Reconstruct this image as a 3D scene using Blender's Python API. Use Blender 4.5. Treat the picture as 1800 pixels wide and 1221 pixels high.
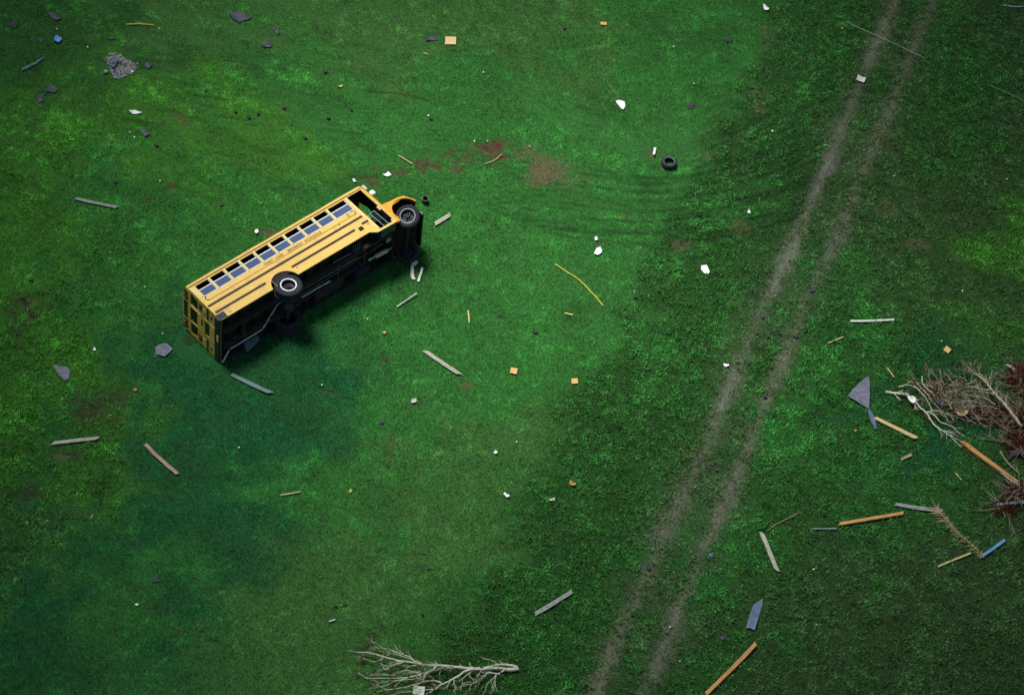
import bpy, bmesh, math, random
import numpy as np
from mathutils import Vector, Matrix
from mathutils.geometry import tessellate_polygon

random.seed(7)
RNG = np.random.default_rng(11)
for o in list(bpy.data.objects):
    bpy.data.objects.remove(o)
SC = bpy.context.scene
COL = SC.collection
PI = math.pi

# ------------------------------------------------------------------ camera
FPX, PITCH, ROLL, CH = 4187.18, math.radians(50.0), math.radians(8.512), 68.52
_fw = Vector((0, math.cos(PITCH), -math.sin(PITCH)))
_r0 = Vector((1, 0, 0)); _u0 = _r0.cross(_fw)
_r = math.cos(ROLL)*_r0 + math.sin(ROLL)*_u0
_u = -math.sin(ROLL)*_r0 + math.cos(ROLL)*_u0
cam_d = bpy.data.cameras.new('camera'); cam = bpy.data.objects.new('camera', cam_d); COL.objects.link(cam)
cam.matrix_world = Matrix(((_r.x, _u.x, -_fw.x, 0), (_r.y, _u.y, -_fw.y, 0), (_r.z, _u.z, -_fw.z, CH), (0, 0, 0, 1)))
cam_d.sensor_width = 36; cam_d.lens = FPX/1800*36
cam_d.clip_start = 1; cam_d.clip_end = 5000
SC.camera = cam

def at(px, py, z=0.0):
    """photo pixel -> point of the field at height z"""
    d = _fw + _r*((px-900)/FPX) - _u*((py-610.5)/FPX)
    t = (CH-z)/-d.z
    return Vector((d.x*t, d.y*t, z))

# ------------------------------------------------------------------ light
SUN_EL, SUN_AZ = math.radians(68), math.radians(-62)       # azimuth from +Y, clockwise
sdir = Vector((math.sin(SUN_AZ)*math.cos(SUN_EL), math.cos(SUN_AZ)*math.cos(SUN_EL), math.sin(SUN_EL)))
W = bpy.data.worlds.new('World'); SC.world = W; W.use_nodes = True
nt = W.node_tree; bgn = nt.nodes['Background']
sky = nt.nodes.new('ShaderNodeTexSky'); sky.sky_type = 'NISHITA'; sky.sun_disc = False
sky.sun_elevation = SUN_EL; sky.sun_rotation = SUN_AZ
sky.dust_density = 2.5; sky.air_density = 1.0; sky.ozone_density = 1.5
nt.links.new(sky.outputs[0], bgn.inputs[0]); bgn.inputs[1].default_value = 0.05
sl = bpy.data.lights.new('sun', 'SUN'); sun = bpy.data.objects.new('sun', sl); COL.objects.link(sun)
sl.energy = 3.2; sl.angle = math.radians(18); sl.color = (1.0, .95, .87)
sun.rotation_euler = sdir.to_track_quat('Z', 'Y').to_euler(); sun.location = (0, 60, 90)
SC.view_settings.view_transform = 'Standard'; SC.view_settings.look = 'None'
SC.view_settings.gamma = 1.0; SC.view_settings.exposure = 1.03

# ------------------------------------------------------------------ materials
def lin(c): return tuple((v/255/12.92 if v/255 < .04045 else ((v/255+.055)/1.055)**2.4) for v in c)
def mat(name, col, rough=.8, metal=0., noise=0., nscale=3., col2=None, spec=.5, bump=0., bscale=20., stretch=None, detail=6.):
    m = bpy.data.materials.new(name); m.use_nodes = True; t = m.node_tree; b = t.nodes['Principled BSDF']
    b.inputs['Roughness'].default_value = rough; b.inputs['Metallic'].default_value = metal
    b.inputs['Specular IOR Level'].default_value = spec
    b.inputs['Base Color'].default_value = (*col, 1)
    if noise or col2 or bump:
        tc = t.nodes.new('ShaderNodeTexCoord'); mp = t.nodes.new('ShaderNodeMapping')
        if stretch: mp.inputs['Scale'].default_value = stretch
        t.links.new(tc.outputs['Object'], mp.inputs[0])
    if noise or col2:
        n = t.nodes.new('ShaderNodeTexNoise'); n.inputs['Scale'].default_value = nscale; n.inputs['Detail'].default_value = detail
        n.inputs['Roughness'].default_value = .65
        t.links.new(mp.outputs[0], n.inputs[0])
        r = t.nodes.new('ShaderNodeValToRGB'); t.links.new(n.outputs[0], r.inputs[0])
        c2 = col2 if col2 else tuple(v*(1-noise) for v in col)
        r.color_ramp.elements[0].position = .36; r.color_ramp.elements[1].position = .62
        r.color_ramp.elements[0].color = (*c2, 1); r.color_ramp.elements[1].color = (*col, 1)
        t.links.new(r.outputs[0], b.inputs['Base Color'])
    if bump:
        n2 = t.nodes.new('ShaderNodeTexNoise'); n2.inputs['Scale'].default_value = bscale; n2.inputs['Detail'].default_value = 4
        t.links.new(mp.outputs[0], n2.inputs[0])
        bp = t.nodes.new('ShaderNodeBump'); bp.inputs['Strength'].default_value = bump; bp.inputs['Distance'].default_value = .03
        t.links.new(n2.outputs[0], bp.inputs['Height']); t.links.new(bp.outputs[0], b.inputs['Normal'])
    return m

M = dict(
    yellow=mat('bus_yellow', (.74, .50, .13), .38, noise=.0, nscale=1.1, col2=(.67, .44, .115), bump=.12, bscale=3),
    orange=mat('fender_yellow', (.74, .36, .03), .4, col2=(.66, .29, .025), nscale=2),
    yellow_post=mat('pale_post', (.72, .60, .26), .5, col2=(.66, .52, .2), nscale=4),
    yellow_rear=mat('rear_yellow', (.76, .50, .08), .45, col2=(.66, .42, .07), nscale=1.6),
    rail=mat('rub_rail_black', (.030, .018, .028), .4, col2=(.045, .03, .03), nscale=3),
    trim=mat('trim_line', (.22, .13, .03), .6),
    letter=mat('lettering_paint', (.07, .045, .02), .6, col2=(.2, .13, .05), nscale=25),
    black=mat('black_paint', (.012, .012, .015), .35, col2=(.02, .018, .02), nscale=5),
    bumperside=mat('bumper_blue_grey', (.035, .045, .07), .3, col2=(.02, .025, .035), nscale=6),
    under=mat('underbody', (.008, .006, .005), .9, spec=.2, col2=(.014, .009, .007), nscale=3, bump=.3, bscale=8),
    under2=mat('frame_steel', (.016, .014, .014), .6, col2=(.035, .024, .018), nscale=4),
    pipe=mat('exhaust_pipe', (.60, .62, .50), .4, .15, col2=(.3, .38, .34), nscale=6),
    muffler=mat('muffler', (.62, .62, .44), .5, .1, col2=(.42, .36, .2), nscale=5),
    steel=mat('galvanised', (.20, .27, .29), .4, .4, col2=(.12, .16, .18), nscale=4),
    tyre=mat('tyre_rubber', (.014, .016, .022), .8, spec=.3, col2=(.024, .026, .034), nscale=8, bump=.3, bscale=30),
    rimwhite=mat('rim_white', (.72, .76, .80), .4, col2=(.5, .52, .55), nscale=9),
    rimdark=mat('rim_dark', (.006, .008, .014), .55, spec=.25, col2=(.014, .016, .02), nscale=8),
    rimgrey=mat('rim_grey', (.12, .15, .18), .45, col2=(.09, .11, .13), nscale=8),
    alu=mat('aluminium', (.78, .82, .88), .3, .3),
    interior=mat('interior', (.014, .011, .010), .9),
    seat=mat('seat_vinyl', (.025, .03, .02), .6),
    red=mat('lamp_red', (.20, .02, .008), .3), amber=mat('lamp_amber', (.32, .06, .008), .3),
    white=mat('white_sheet', (.80, .82, .84), .6, col2=(.68, .70, .73), nscale=5, bump=.3, bscale=9),
    offwhite=mat('offwhite', (.55, .57, .5), .7, col2=(.38, .40, .34), nscale=5),
    blue=mat('blue_plastic', (.10, .28, .78), .5, col2=(.05, .17, .55), nscale=6),
    bluewood=mat('blue_wood', (.10, .26, .50), .6, col2=(.07, .18, .38), nscale=5),
    beige=mat('beige_board', (.70, .50, .24), .75, col2=(.60, .41, .18), nscale=4),
    tan=mat('plywood', (.66, .40, .15), .75, col2=(.52, .30, .11), nscale=7),
    woodgrey=mat('weathered_wood', (.27, .29, .28), .85, col2=(.13, .14, .12), nscale=4, stretch=(1, 9, 9)),
    woodpale=mat('pale_wood', (.42, .41, .34), .8, col2=(.22, .21, .16), nscale=4, stretch=(1, 9, 9)),
    woodbrown=mat('brown_wood', (.36, .27, .18), .85, col2=(.2, .17, .13), nscale=2, stretch=(1, 7, 7)),
    woodblue=mat('bluish_wood', (.15, .23, .24), .85, col2=(.08, .13, .12), nscale=3, stretch=(1, 9, 9)),
    woodtan=mat('new_lumber', (.58, .45, .22), .7, col2=(.38, .27, .12), nscale=4, stretch=(1, 8, 8)),
    woodorange=mat('orange_lumber', (.52, .27, .08), .7, col2=(.34, .16, .045), nscale=2.5, stretch=(1, 8, 8)),
    sheet=mat('tar_sheet', (.042, .050, .075), .6, col2=(.022, .027, .038), nscale=4, bump=.4, bscale=7),
    sheetgrey=mat('grey_sheet', (.13, .14, .20), .6, col2=(.06, .065, .10), nscale=6, bump=.6, bscale=9),
    sheetblue=mat('bluegrey_sheet', (.09, .15, .24), .5, col2=(.05, .08, .13), nscale=4, bump=.3),
    shingle=mat('dark_shingle', (.018, .022, .028), .8, col2=(.035, .037, .04), nscale=9, bump=.5),
    rubble=mat('rubble', (.27, .27, .28), .9, col2=(.09, .09, .095), nscale=10, bump=.5),
    bark=mat('bare_bark', (.58, .58, .46), .8, col2=(.36, .34, .24), nscale=6),
    bark2=mat('brownish_bark', (.46, .42, .31), .8, col2=(.26, .22, .15), nscale=6),
    barkdull=mat('dull_bark', (.30, .26, .17), .8, col2=(.14, .12, .08), nscale=6),
    breakwood=mat('split_wood', (.45, .2, .06), .8),
    deadleaf=mat('dead_leaf', (.075, .020, .008), .9, spec=.1, col2=(.028, .008, .004), nscale=4),
    frond=mat('dry_frond', (.33, .25, .14), .8, col2=(.2, .14, .07), nscale=4),
    strap=mat('yellow_strap', (.55, .5, .06), .6), straw=mat('straw', (.40, .36, .15), .8),
    cable=mat('pale_cable', (.22, .30, .22), .6), teal=mat('teal_metal', (.2, .38, .36), .4),
)
def grime(m, dirt, amt, scale, lo, hi, stretch=(1, 1, 1)):
    """dried mud and dust in patches over a painted surface"""
    t = m.node_tree; b = t.nodes['Principled BSDF']; src = b.inputs['Base Color'].links[0].from_socket
    tc = t.nodes.new('ShaderNodeTexCoord'); mp = t.nodes.new('ShaderNodeMapping'); mp.inputs['Scale'].default_value = stretch
    n = t.nodes.new('ShaderNodeTexNoise'); n.inputs['Scale'].default_value = scale; n.inputs['Detail'].default_value = 9; n.inputs['Roughness'].default_value = .72
    t.links.new(tc.outputs['Object'], mp.inputs[0]); t.links.new(mp.outputs[0], n.inputs[0])
    r = t.nodes.new('ShaderNodeMapRange'); r.inputs[1].default_value = lo; r.inputs[2].default_value = hi; r.inputs[4].default_value = amt
    t.links.new(n.outputs[0], r.inputs[0])
    mx = t.nodes.new('ShaderNodeMix'); mx.data_type = 'RGBA'; t.links.new(r.outputs[0], mx.inputs['Factor'])
    t.links.new(src, mx.inputs['A']); mx.inputs['B'].default_value = (*dirt, 1); t.links.new(mx.outputs['Result'], b.inputs['Base Color'])
grime(M['yellow'], (.36, .25, .12), .75, 1.6, .54, .74)
grime(M['yellow'], (.25, .16, .07), .8, 9, .66, .76, (1, .25, 1))
grime(M['yellow_rear'], (.22, .15, .07), .7, 3, .5, .7); grime(M['orange'], (.28, .14, .05), .7, 3, .52, .72)
grime(M['under'], (.06, .035, .02), .8, 4, .55, .7); grime(M['under2'], (.10, .05, .028), .8, 6, .5, .7)
grime(M['tyre'], (.09, .075, .055), .6, 7, .55, .75); grime(M['glass'], (.10, .12, .16), .5, 3, .5, .7) if M.get('glass') else None
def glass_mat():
    m = bpy.data.materials.new('sky_reflection_glass'); m.use_nodes = True; b = m.node_tree.nodes['Principled BSDF']
    b.inputs['Base Color'].default_value = (.075, .105, .22, 1); b.inputs['Roughness'].default_value = .12  # blue of the reflected sky is put into the base colour
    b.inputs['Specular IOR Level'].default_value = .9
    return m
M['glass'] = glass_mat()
M['darkglass'] = mat('dark_glass', (.008, .009, .008), .12, spec=.5)

# ------------------------------------------------------------------ helpers
def tag(o, label=None, cat=None, group=None, kind=None):
    if label: o['label'] = label
    if cat: o['category'] = cat
    if group: o['group'] = group
    if kind: o['kind'] = kind
    return o
class MB:
    def __init__(s): s.b = bmesh.new()
    def quadloop(s, A, B):
        n = len(A)
        for i in range(n): s.face([A[i], A[(i+1) % n], B[(i+1) % n], B[i]])
    def face(s, vs):
        try: s.b.faces.new(vs)
        except ValueError: pass
    def vs(s, pts): return [s.b.verts.new(p) for p in pts]
    def box(s, lo, hi, m=None, bev=0):
        x0, y0, z0 = lo; x1, y1, z1 = hi
        P = [(x0,y0,z0),(x1,y0,z0),(x1,y1,z0),(x0,y1,z0),(x0,y0,z1),(x1,y0,z1),(x1,y1,z1),(x0,y1,z1)]
        if m: P = [m @ Vector(p) for p in P]
        v = s.vs(P); fs = []
        for f in ((3,2,1,0),(4,5,6,7),(0,1,5,4),(1,2,6,5),(2,3,7,6),(3,0,4,7)):
            fs.append(s.b.faces.new([v[i] for i in f]))
        if bev:
            es = list({e for f in fs for e in f.edges})
            bmesh.ops.bevel(s.b, geom=es, offset=bev, segments=2, affect='EDGES', profile=.6)
        return s
    def tube(s, pts, r, n=8, caps=True):
        pts = [Vector(p) for p in pts]; rings = []
        rs = r if isinstance(r, (list, tuple)) else [r]*len(pts)
        for i, p in enumerate(pts):
            d = (pts[min(i+1, len(pts)-1)] - pts[max(i-1, 0)])
            if d.length < 1e-9: d = Vector((1, 0, 0))
            d.normalize(); a = Vector((0, 0, 1)) if abs(d.z) < .9 else Vector((1, 0, 0))
            e1 = d.cross(a).normalized(); e2 = d.cross(e1)
            rings.append(s.vs([p + (e1*math.cos(2*PI*k/n) + e2*math.sin(2*PI*k/n))*rs[i] for k in range(n)]))
        for a, b in zip(rings, rings[1:]): s.quadloop(a, b)
        if caps: s.face(rings[0][::-1]); s.face(rings[-1])
        return s
    def lathe(s, prof, c, n=40, closed=False, rot=None, cap0=True):
        """prof: (radius, height) revolved about local z through c"""
        c = Vector(c); rings = []
        for (r, h) in prof:
            ring = []
            for k in range(n):
                v = Vector((r*math.cos(2*PI*k/n), r*math.sin(2*PI*k/n), h))
                if rot: v = rot @ v
                ring.append(c+v)
            rings.append(s.vs(ring))
        for a, b in zip(rings, rings[1:]): s.quadloop(a, b)
        if closed: s.quadloop(rings[-1], rings[0])
        else:
            if cap0: s.face(rings[0][::-1])
            s.face(rings[-1])
        return s
    def plate(s, outer, holes, fn, t):
        """polygon with holes in 2D, mapped by fn(u,v,w); w from 0 to t"""
        loops = [outer]+holes
        flat = [p for l in loops for p in l]
        tris = tessellate_polygon([[Vector((p[0], p[1], 0)) for p in l] for l in loops])
        A = s.vs([fn(p[0], p[1], 0) for p in flat]); B = s.vs([fn(p[0], p[1], t) for p in flat])
        for tr in tris:
            s.face([A[i] for i in tr]); s.face([B[i] for i in reversed(tr)])
        k = 0
        for l in loops:
            s.quadloop(A[k:k+len(l)], B[k:k+len(l)]); k += len(l)
        return s
    def build(s, name, m, parent=None, smooth=False, recalc=True):
        if recalc: bmesh.ops.recalc_face_normals(s.b, faces=s.b.faces)
        me = bpy.data.meshes.new(name); s.b.to_mesh(me); s.b.free()
        me.materials.append(M[m] if isinstance(m, str) else m)
        if smooth:
            me.polygons.foreach_set('use_smooth', [True]*len(me.polygons))
            try: me.set_sharp_from_angle(angle=math.radians(40))
            except Exception: pass
        o = bpy.data.objects.new(name, me); COL.objects.link(o)
        if parent: o.parent = parent
        return o
def empty(name, loc=(0, 0, 0), rz=0):
    o = bpy.data.objects.new(name, None); COL.objects.link(o); o.location = loc; o.rotation_euler = (0, 0, rz)
    o.empty_display_size = .3
    return o
FOOT = []          # capsules (x0,y0,x1,y1,r) where the grass is pressed down

# value noise on arrays
def vnoise(x, y, seed=0):
    xi = np.floor(x).astype(np.int64); yi = np.floor(y).astype(np.int64); fx = x-xi; fy = y-yi
    fx = fx*fx*(3-2*fx); fy = fy*fy*(3-2*fy)
    def h(a, b):
        n = (a*374761393 + b*668265263 + seed*1442695041) & 0xffffffff
        n = ((n ^ (n >> 13))*1274126177) & 0xffffffff
        return ((n ^ (n >> 16)) & 0xffff)/65535.
    return (h(xi, yi)*(1-fx)+h(xi+1, yi)*fx)*(1-fy) + (h(xi, yi+1)*(1-fx)+h(xi+1, yi+1)*fx)*fy
def fbm(x, y, seed=0, o=4):
    s = 0; a = .5; t = 0
    for k in range(o):
        s = s+a*vnoise(x*2**k+17*k, y*2**k-9*k, seed+k); t += a; a *= .55
    return s/t

# ------------------------------------------------------------------ the setting
def pol(pts): return [at(*p) for p in pts]
# vegetation colours by place (species / dryness); upper-left corner also painted darker as light falloff
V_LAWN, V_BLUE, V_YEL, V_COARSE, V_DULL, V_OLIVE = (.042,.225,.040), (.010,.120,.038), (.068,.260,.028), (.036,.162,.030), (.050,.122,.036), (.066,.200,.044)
VEG = [(1000,560,V_LAWN,0),(1150,120,V_LAWN,0),(900,40,V_OLIVE,0),(650,60,V_OLIVE,0),(850,180,V_LAWN,0),(1200,330,V_LAWN,.3),(950,400,V_LAWN,0),
 (820,620,V_LAWN,0),(850,800,V_OLIVE,0),(700,950,V_OLIVE,0),(560,850,V_LAWN,0),(600,1120,V_OLIVE,0),(450,1100,V_OLIVE,0),(750,720,V_LAWN,0),
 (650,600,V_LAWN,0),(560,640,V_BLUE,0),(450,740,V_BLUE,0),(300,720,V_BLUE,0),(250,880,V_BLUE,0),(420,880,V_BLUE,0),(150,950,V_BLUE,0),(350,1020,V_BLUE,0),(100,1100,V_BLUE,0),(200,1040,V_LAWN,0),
 (60,620,V_YEL,.5),(60,760,V_YEL,.8),(110,880,V_YEL,.8),(20,960,V_OLIVE,.6),(60,470,V_YEL,.3),(180,560,V_LAWN,.4),(60,340,V_YEL,.3),(90,200,V_YEL,.3),(200,340,V_LAWN,.2),
 (320,210,V_YEL,.1),(480,250,V_YEL,0),(350,400,V_LAWN,.2),(430,130,V_LAWN,0),(150,60,V_COARSE,.3),(20,20,V_COARSE,.3),(30,120,V_COARSE,.3),(300,40,V_OLIVE,0),(620,220,V_LAWN,0),(560,330,V_LAWN,0),  # corner points take the darker green to paint light falloff
 (1100,620,V_COARSE,1),(1200,560,V_COARSE,1),(1050,800,V_COARSE,1),(980,950,V_COARSE,1),(900,1050,V_COARSE,1),(1000,1180,V_COARSE,1),(850,1160,V_COARSE,1),(1250,440,V_COARSE,.9),(1330,250,V_COARSE,.9),(1420,100,V_COARSE,.9),
 (1360,380,V_DULL,.7),(1500,20,V_COARSE,.7),(1440,560,V_LAWN,.5),(1400,700,V_LAWN,.5),(1500,650,V_COARSE,.8),(1600,380,V_DULL,.4),(1700,500,V_DULL,.4),(1765,440,V_YEL,.6),(1770,490,V_YEL,.6),(1750,330,V_DULL,.4),
 (1690,130,V_COARSE,1),(1660,220,V_COARSE,1),(1780,60,V_DULL,.3),(1780,230,V_DULL,.5),(1550,880,V_COARSE,.7),(1400,880,V_COARSE,.7),(1640,720,V_BLUE,.2),(1640,850,V_COARSE,.3),(1500,1000,V_DULL,.6),(1650,1100,V_DULL,.6),
 (1400,1150,V_DULL,.6),(1250,1150,V_COARSE,.6),(1780,1000,V_DULL,.5),(1780,1200,V_DULL,.5),(1300,950,V_LAWN,.6),(1180,850,V_COARSE,.8)]
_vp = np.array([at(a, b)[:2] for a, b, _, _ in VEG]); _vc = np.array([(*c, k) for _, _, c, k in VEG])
RUTS = [pol([(1590,-60),(1575,0),(1530,100),(1490,200),(1440,320),(1400,420),(1345,530),(1300,640),(1260,740),(1220,830),(1165,940),(1115,1060),(1070,1160),(1045,1221),(1010,1320)]),
        pol([(1655,-60),(1640,0),(1600,100),(1560,200),(1510,320),(1472,420),(1415,530),(1375,640),(1330,750),(1290,850),(1235,970),(1190,1080),(1150,1180),(1130,1221),(1090,1320)])]
def segdist(x, y, P):
    d = np.full(len(x), 1e9); sg = np.zeros(len(x)); acc = 0
    for a, b in zip(P, P[1:]):
        vx, vy = b[0]-a[0], b[1]-a[1]; L2 = vx*vx+vy*vy+1e-9
        t = np.clip(((x-a[0])*vx+(y-a[1])*vy)/L2, 0, 1)
        q = np.hypot(x-a[0]-t*vx, y-a[1]-t*vy); k = q < d
        d[k] = q[k]; sg[k] = (acc+t*math.sqrt(L2))[k]; acc += math.sqrt(L2)
    return d, sg
EDGE = pol([(1400,-60),(1375,0),(1310,150),(1225,320),(1130,470),(1055,620),(965,760),(900,900),(835,1040),(775,1150),(725,1221),(670,1320)])
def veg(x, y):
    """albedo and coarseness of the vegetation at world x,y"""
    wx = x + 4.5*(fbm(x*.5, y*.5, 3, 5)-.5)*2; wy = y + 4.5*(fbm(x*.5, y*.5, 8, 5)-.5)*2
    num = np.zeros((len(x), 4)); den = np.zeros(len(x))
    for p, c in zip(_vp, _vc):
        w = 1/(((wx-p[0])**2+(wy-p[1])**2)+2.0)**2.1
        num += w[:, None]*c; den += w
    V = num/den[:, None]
    # the unmown strip beside the track has its own, cleaner edge
    o = np.argsort([p[1] for p in EDGE]); ex = np.interp(y, [EDGE[i][1] for i in o], [EDGE[i][0] for i in o])
    b = np.clip((x-ex+(fbm(x*1.1, y*1.1, 55)-.5)*2.4)/1.1+.5, 0, 1)
    left = np.clip((-11.5-x)/3, 0, 1)
    V[:, 3] = np.maximum(V[:, 3]*left, b*np.maximum(V[:, 3], .0)**.6)
    q = (b*.55*np.clip(V[:, 3], 0, 1))[:, None]*(x < ex+7)[:, None]
    V[:, :3] = V[:, :3]*(1-q)+np.array(V_COARSE)*q
    # dry trodden turf beside the wheel tracks
    for P in RUTS:
        d, sg = segdist(x, y, P)
        q = (np.clip(1.25-d/1.1, 0, 1)*np.clip((fbm(x*.8, y*.8, 71)-.30)*2.6, 0, 1)*.75)[:, None]
        V[:, :3] = V[:, :3]*(1-q)+np.array((.085, .130, .062))*q; V[:, 3] *= 1-.6*q[:, 0]
    return V
# bare earth: (px,py,rx,ry in m, strength, colour key)
BARE = [(965,300,1.35,.75,.95,'brown'),(985,315,.9,.5,.7,'brown'),(940,278,.9,.6,.8,'brown'),(925,268,.8,.5,.75,'brown'),(868,264,.95,.5,1.2,'red'),(880,258,.5,.4,1.1,'red'),(820,280,1.2,.3,1.15,'red'),(765,292,1.2,.22,1.1,'red'),(700,303,1.3,.22,1.0,'red'),(645,313,.8,.2,.9,'red'),
 (50,540,.75,.5,1.3,'dark'),(60,532,.4,.3,1.2,'brown'),(25,588,.3,.2,.9,'dark'),(75,253,.25,.2,.8,'dark'),(60,328,.3,.18,.8,'dark'),(262,348,.25,.22,.9,'dark'),(302,328,.2,.15,.9,'red'),(318,208,.5,.35,.5,'brown'),
 (165,722,1.2,.6,.8,'dark'),(215,700,.7,.4,.6,'dark'),(130,800,.5,.35,.8,'dark'),(60,870,.5,.35,.8,'dark'),(115,800,.4,.3,.7,'brown'),(1200,440,.45,.35,.85,'brown'),(1100,378,.3,.12,.9,'red'),
 (1145,270,.28,.28,.7,'brown'),(1050,428,.35,.3,.7,'red'),(820,676,.35,.2,.6,'brown'),(680,630,.3,.25,.7,'dark'),(690,790,.2,.4,.5,'brown'),(1240,272,.4,.3,.4,'brown'),(1560,365,.6,.5,.5,'brown'),(485,412,.9,.18,.7,'brown'),(335,600,.5,.25,.7,'dark'),(725,478,.5,.25,.5,'dark'),(640,500,.8,.2,.5,'dark'),(440,625,.6,.2,.5,'dark'),(650,322,.7,.14,.9,'red'),
 (575,690,.6,.08,.6,'red'),(700,475,.3,.3,.5,'dark'),(1300,395,.5,.4,.5,'brown'),(1350,60,.4,1.0,.45,'brown'),(1330,170,.4,1.0,.45,'brown'),(310,1110,.3,.2,.5,'dark'),(1612,430,.6,.4,.45,'brown'),(60,230,.4,.15,.5,'dark'),
 (1790,660,.8,.8,.5,'red'),(735,300,.5,.1,.6,'dark')]
BCOL = dict(brown=(.095,.068,.042), red=(.062,.038,.022), dark=(.022,.019,.011))
_b = [(at(p[0], p[1]), *p[2:]) for p in BARE]
CRACKS = [pol([(805,480),(850,520),(890,560),(925,610)]), pol([(745,480),(765,530),(778,580)]), pol([(735,490),(760,520),(780,560),(770,580)]), pol([(650,560),(680,640),(690,700)]), pol([(1250,642),(1272,640)]),
          pol([(800,500),(850,545),(905,570)]), pol([(590,310),(640,312),(700,300)])]
def bare(x, y):
    """how bare (0..1) the ground is and its earth colour"""
    n = fbm(x*2.2, y*2.2, 21); n2 = fbm(x*6, y*6, 31)
    s = np.zeros(len(x)); c = np.zeros((len(x), 3)) + np.array((.06, .04, .025))
    for (p, rx, ry, st, key) in _b:
        d = np.sqrt(((x-p[0])/rx)**2+((y-p[1])/(ry*1.25))**2)
        w = np.clip((1.0-d+(n-.5)*2.2+(n2-.5)*1.8)*1.0, 0, 1)*st*.95
        k = w > s; s[k] = w[k]; c[k] = BCOL[key]
    for i, P in enumerate(RUTS):
        d, sg = segdist(x, y, P)
        d = d + .10*np.sin(sg*.9+i)
        core = np.clip((.42-d+(n-.5)*.38+(n2-.5)*.5)/.50, 0, 1)
        strength = .50+.40*np.clip((fbm(sg*.22, np.zeros(len(x))+i*5.3, 40)-.28)*2.4, 0, 1)
        w = core*strength; k = w > s; s[k] = w[k]
        g = fbm(sg*.3, np.zeros(len(x))+9+i, 77)[:, None]
        c[k] = (np.array((.120,.122,.075))*(1-g)+np.array((.125,.130,.120))*g)[k]
    return s, c

# long furrows and combed lines in the grass, left by the wind and by dragged wreckage
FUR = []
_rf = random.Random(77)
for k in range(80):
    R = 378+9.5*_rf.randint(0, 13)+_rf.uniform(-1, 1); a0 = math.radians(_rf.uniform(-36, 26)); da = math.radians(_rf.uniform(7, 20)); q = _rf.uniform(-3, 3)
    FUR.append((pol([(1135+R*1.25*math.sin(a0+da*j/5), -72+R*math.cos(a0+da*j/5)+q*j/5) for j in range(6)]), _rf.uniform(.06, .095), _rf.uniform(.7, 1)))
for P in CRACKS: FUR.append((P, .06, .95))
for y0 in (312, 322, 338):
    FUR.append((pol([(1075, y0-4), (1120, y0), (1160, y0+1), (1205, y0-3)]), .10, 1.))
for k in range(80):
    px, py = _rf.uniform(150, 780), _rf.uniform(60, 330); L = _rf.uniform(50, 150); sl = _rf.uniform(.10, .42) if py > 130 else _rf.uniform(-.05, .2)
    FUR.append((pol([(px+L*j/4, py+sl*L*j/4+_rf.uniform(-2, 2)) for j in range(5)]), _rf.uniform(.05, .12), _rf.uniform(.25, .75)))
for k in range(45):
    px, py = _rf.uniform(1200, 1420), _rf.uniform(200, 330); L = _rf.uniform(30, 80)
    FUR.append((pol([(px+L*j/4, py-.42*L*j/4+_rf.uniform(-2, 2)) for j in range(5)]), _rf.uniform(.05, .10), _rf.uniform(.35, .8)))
def furrow(x, y):  # weight darkens ground and blade tints: dark soil plus painted shade
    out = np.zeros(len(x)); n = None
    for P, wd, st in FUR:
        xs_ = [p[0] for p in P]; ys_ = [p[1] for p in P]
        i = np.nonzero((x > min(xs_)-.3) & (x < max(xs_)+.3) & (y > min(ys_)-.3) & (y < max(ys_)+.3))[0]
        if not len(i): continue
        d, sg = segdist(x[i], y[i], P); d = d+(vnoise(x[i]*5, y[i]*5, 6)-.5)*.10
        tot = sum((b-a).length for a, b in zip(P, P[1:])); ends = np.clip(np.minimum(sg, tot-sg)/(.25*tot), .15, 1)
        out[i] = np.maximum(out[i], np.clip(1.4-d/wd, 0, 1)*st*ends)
    return out

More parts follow.
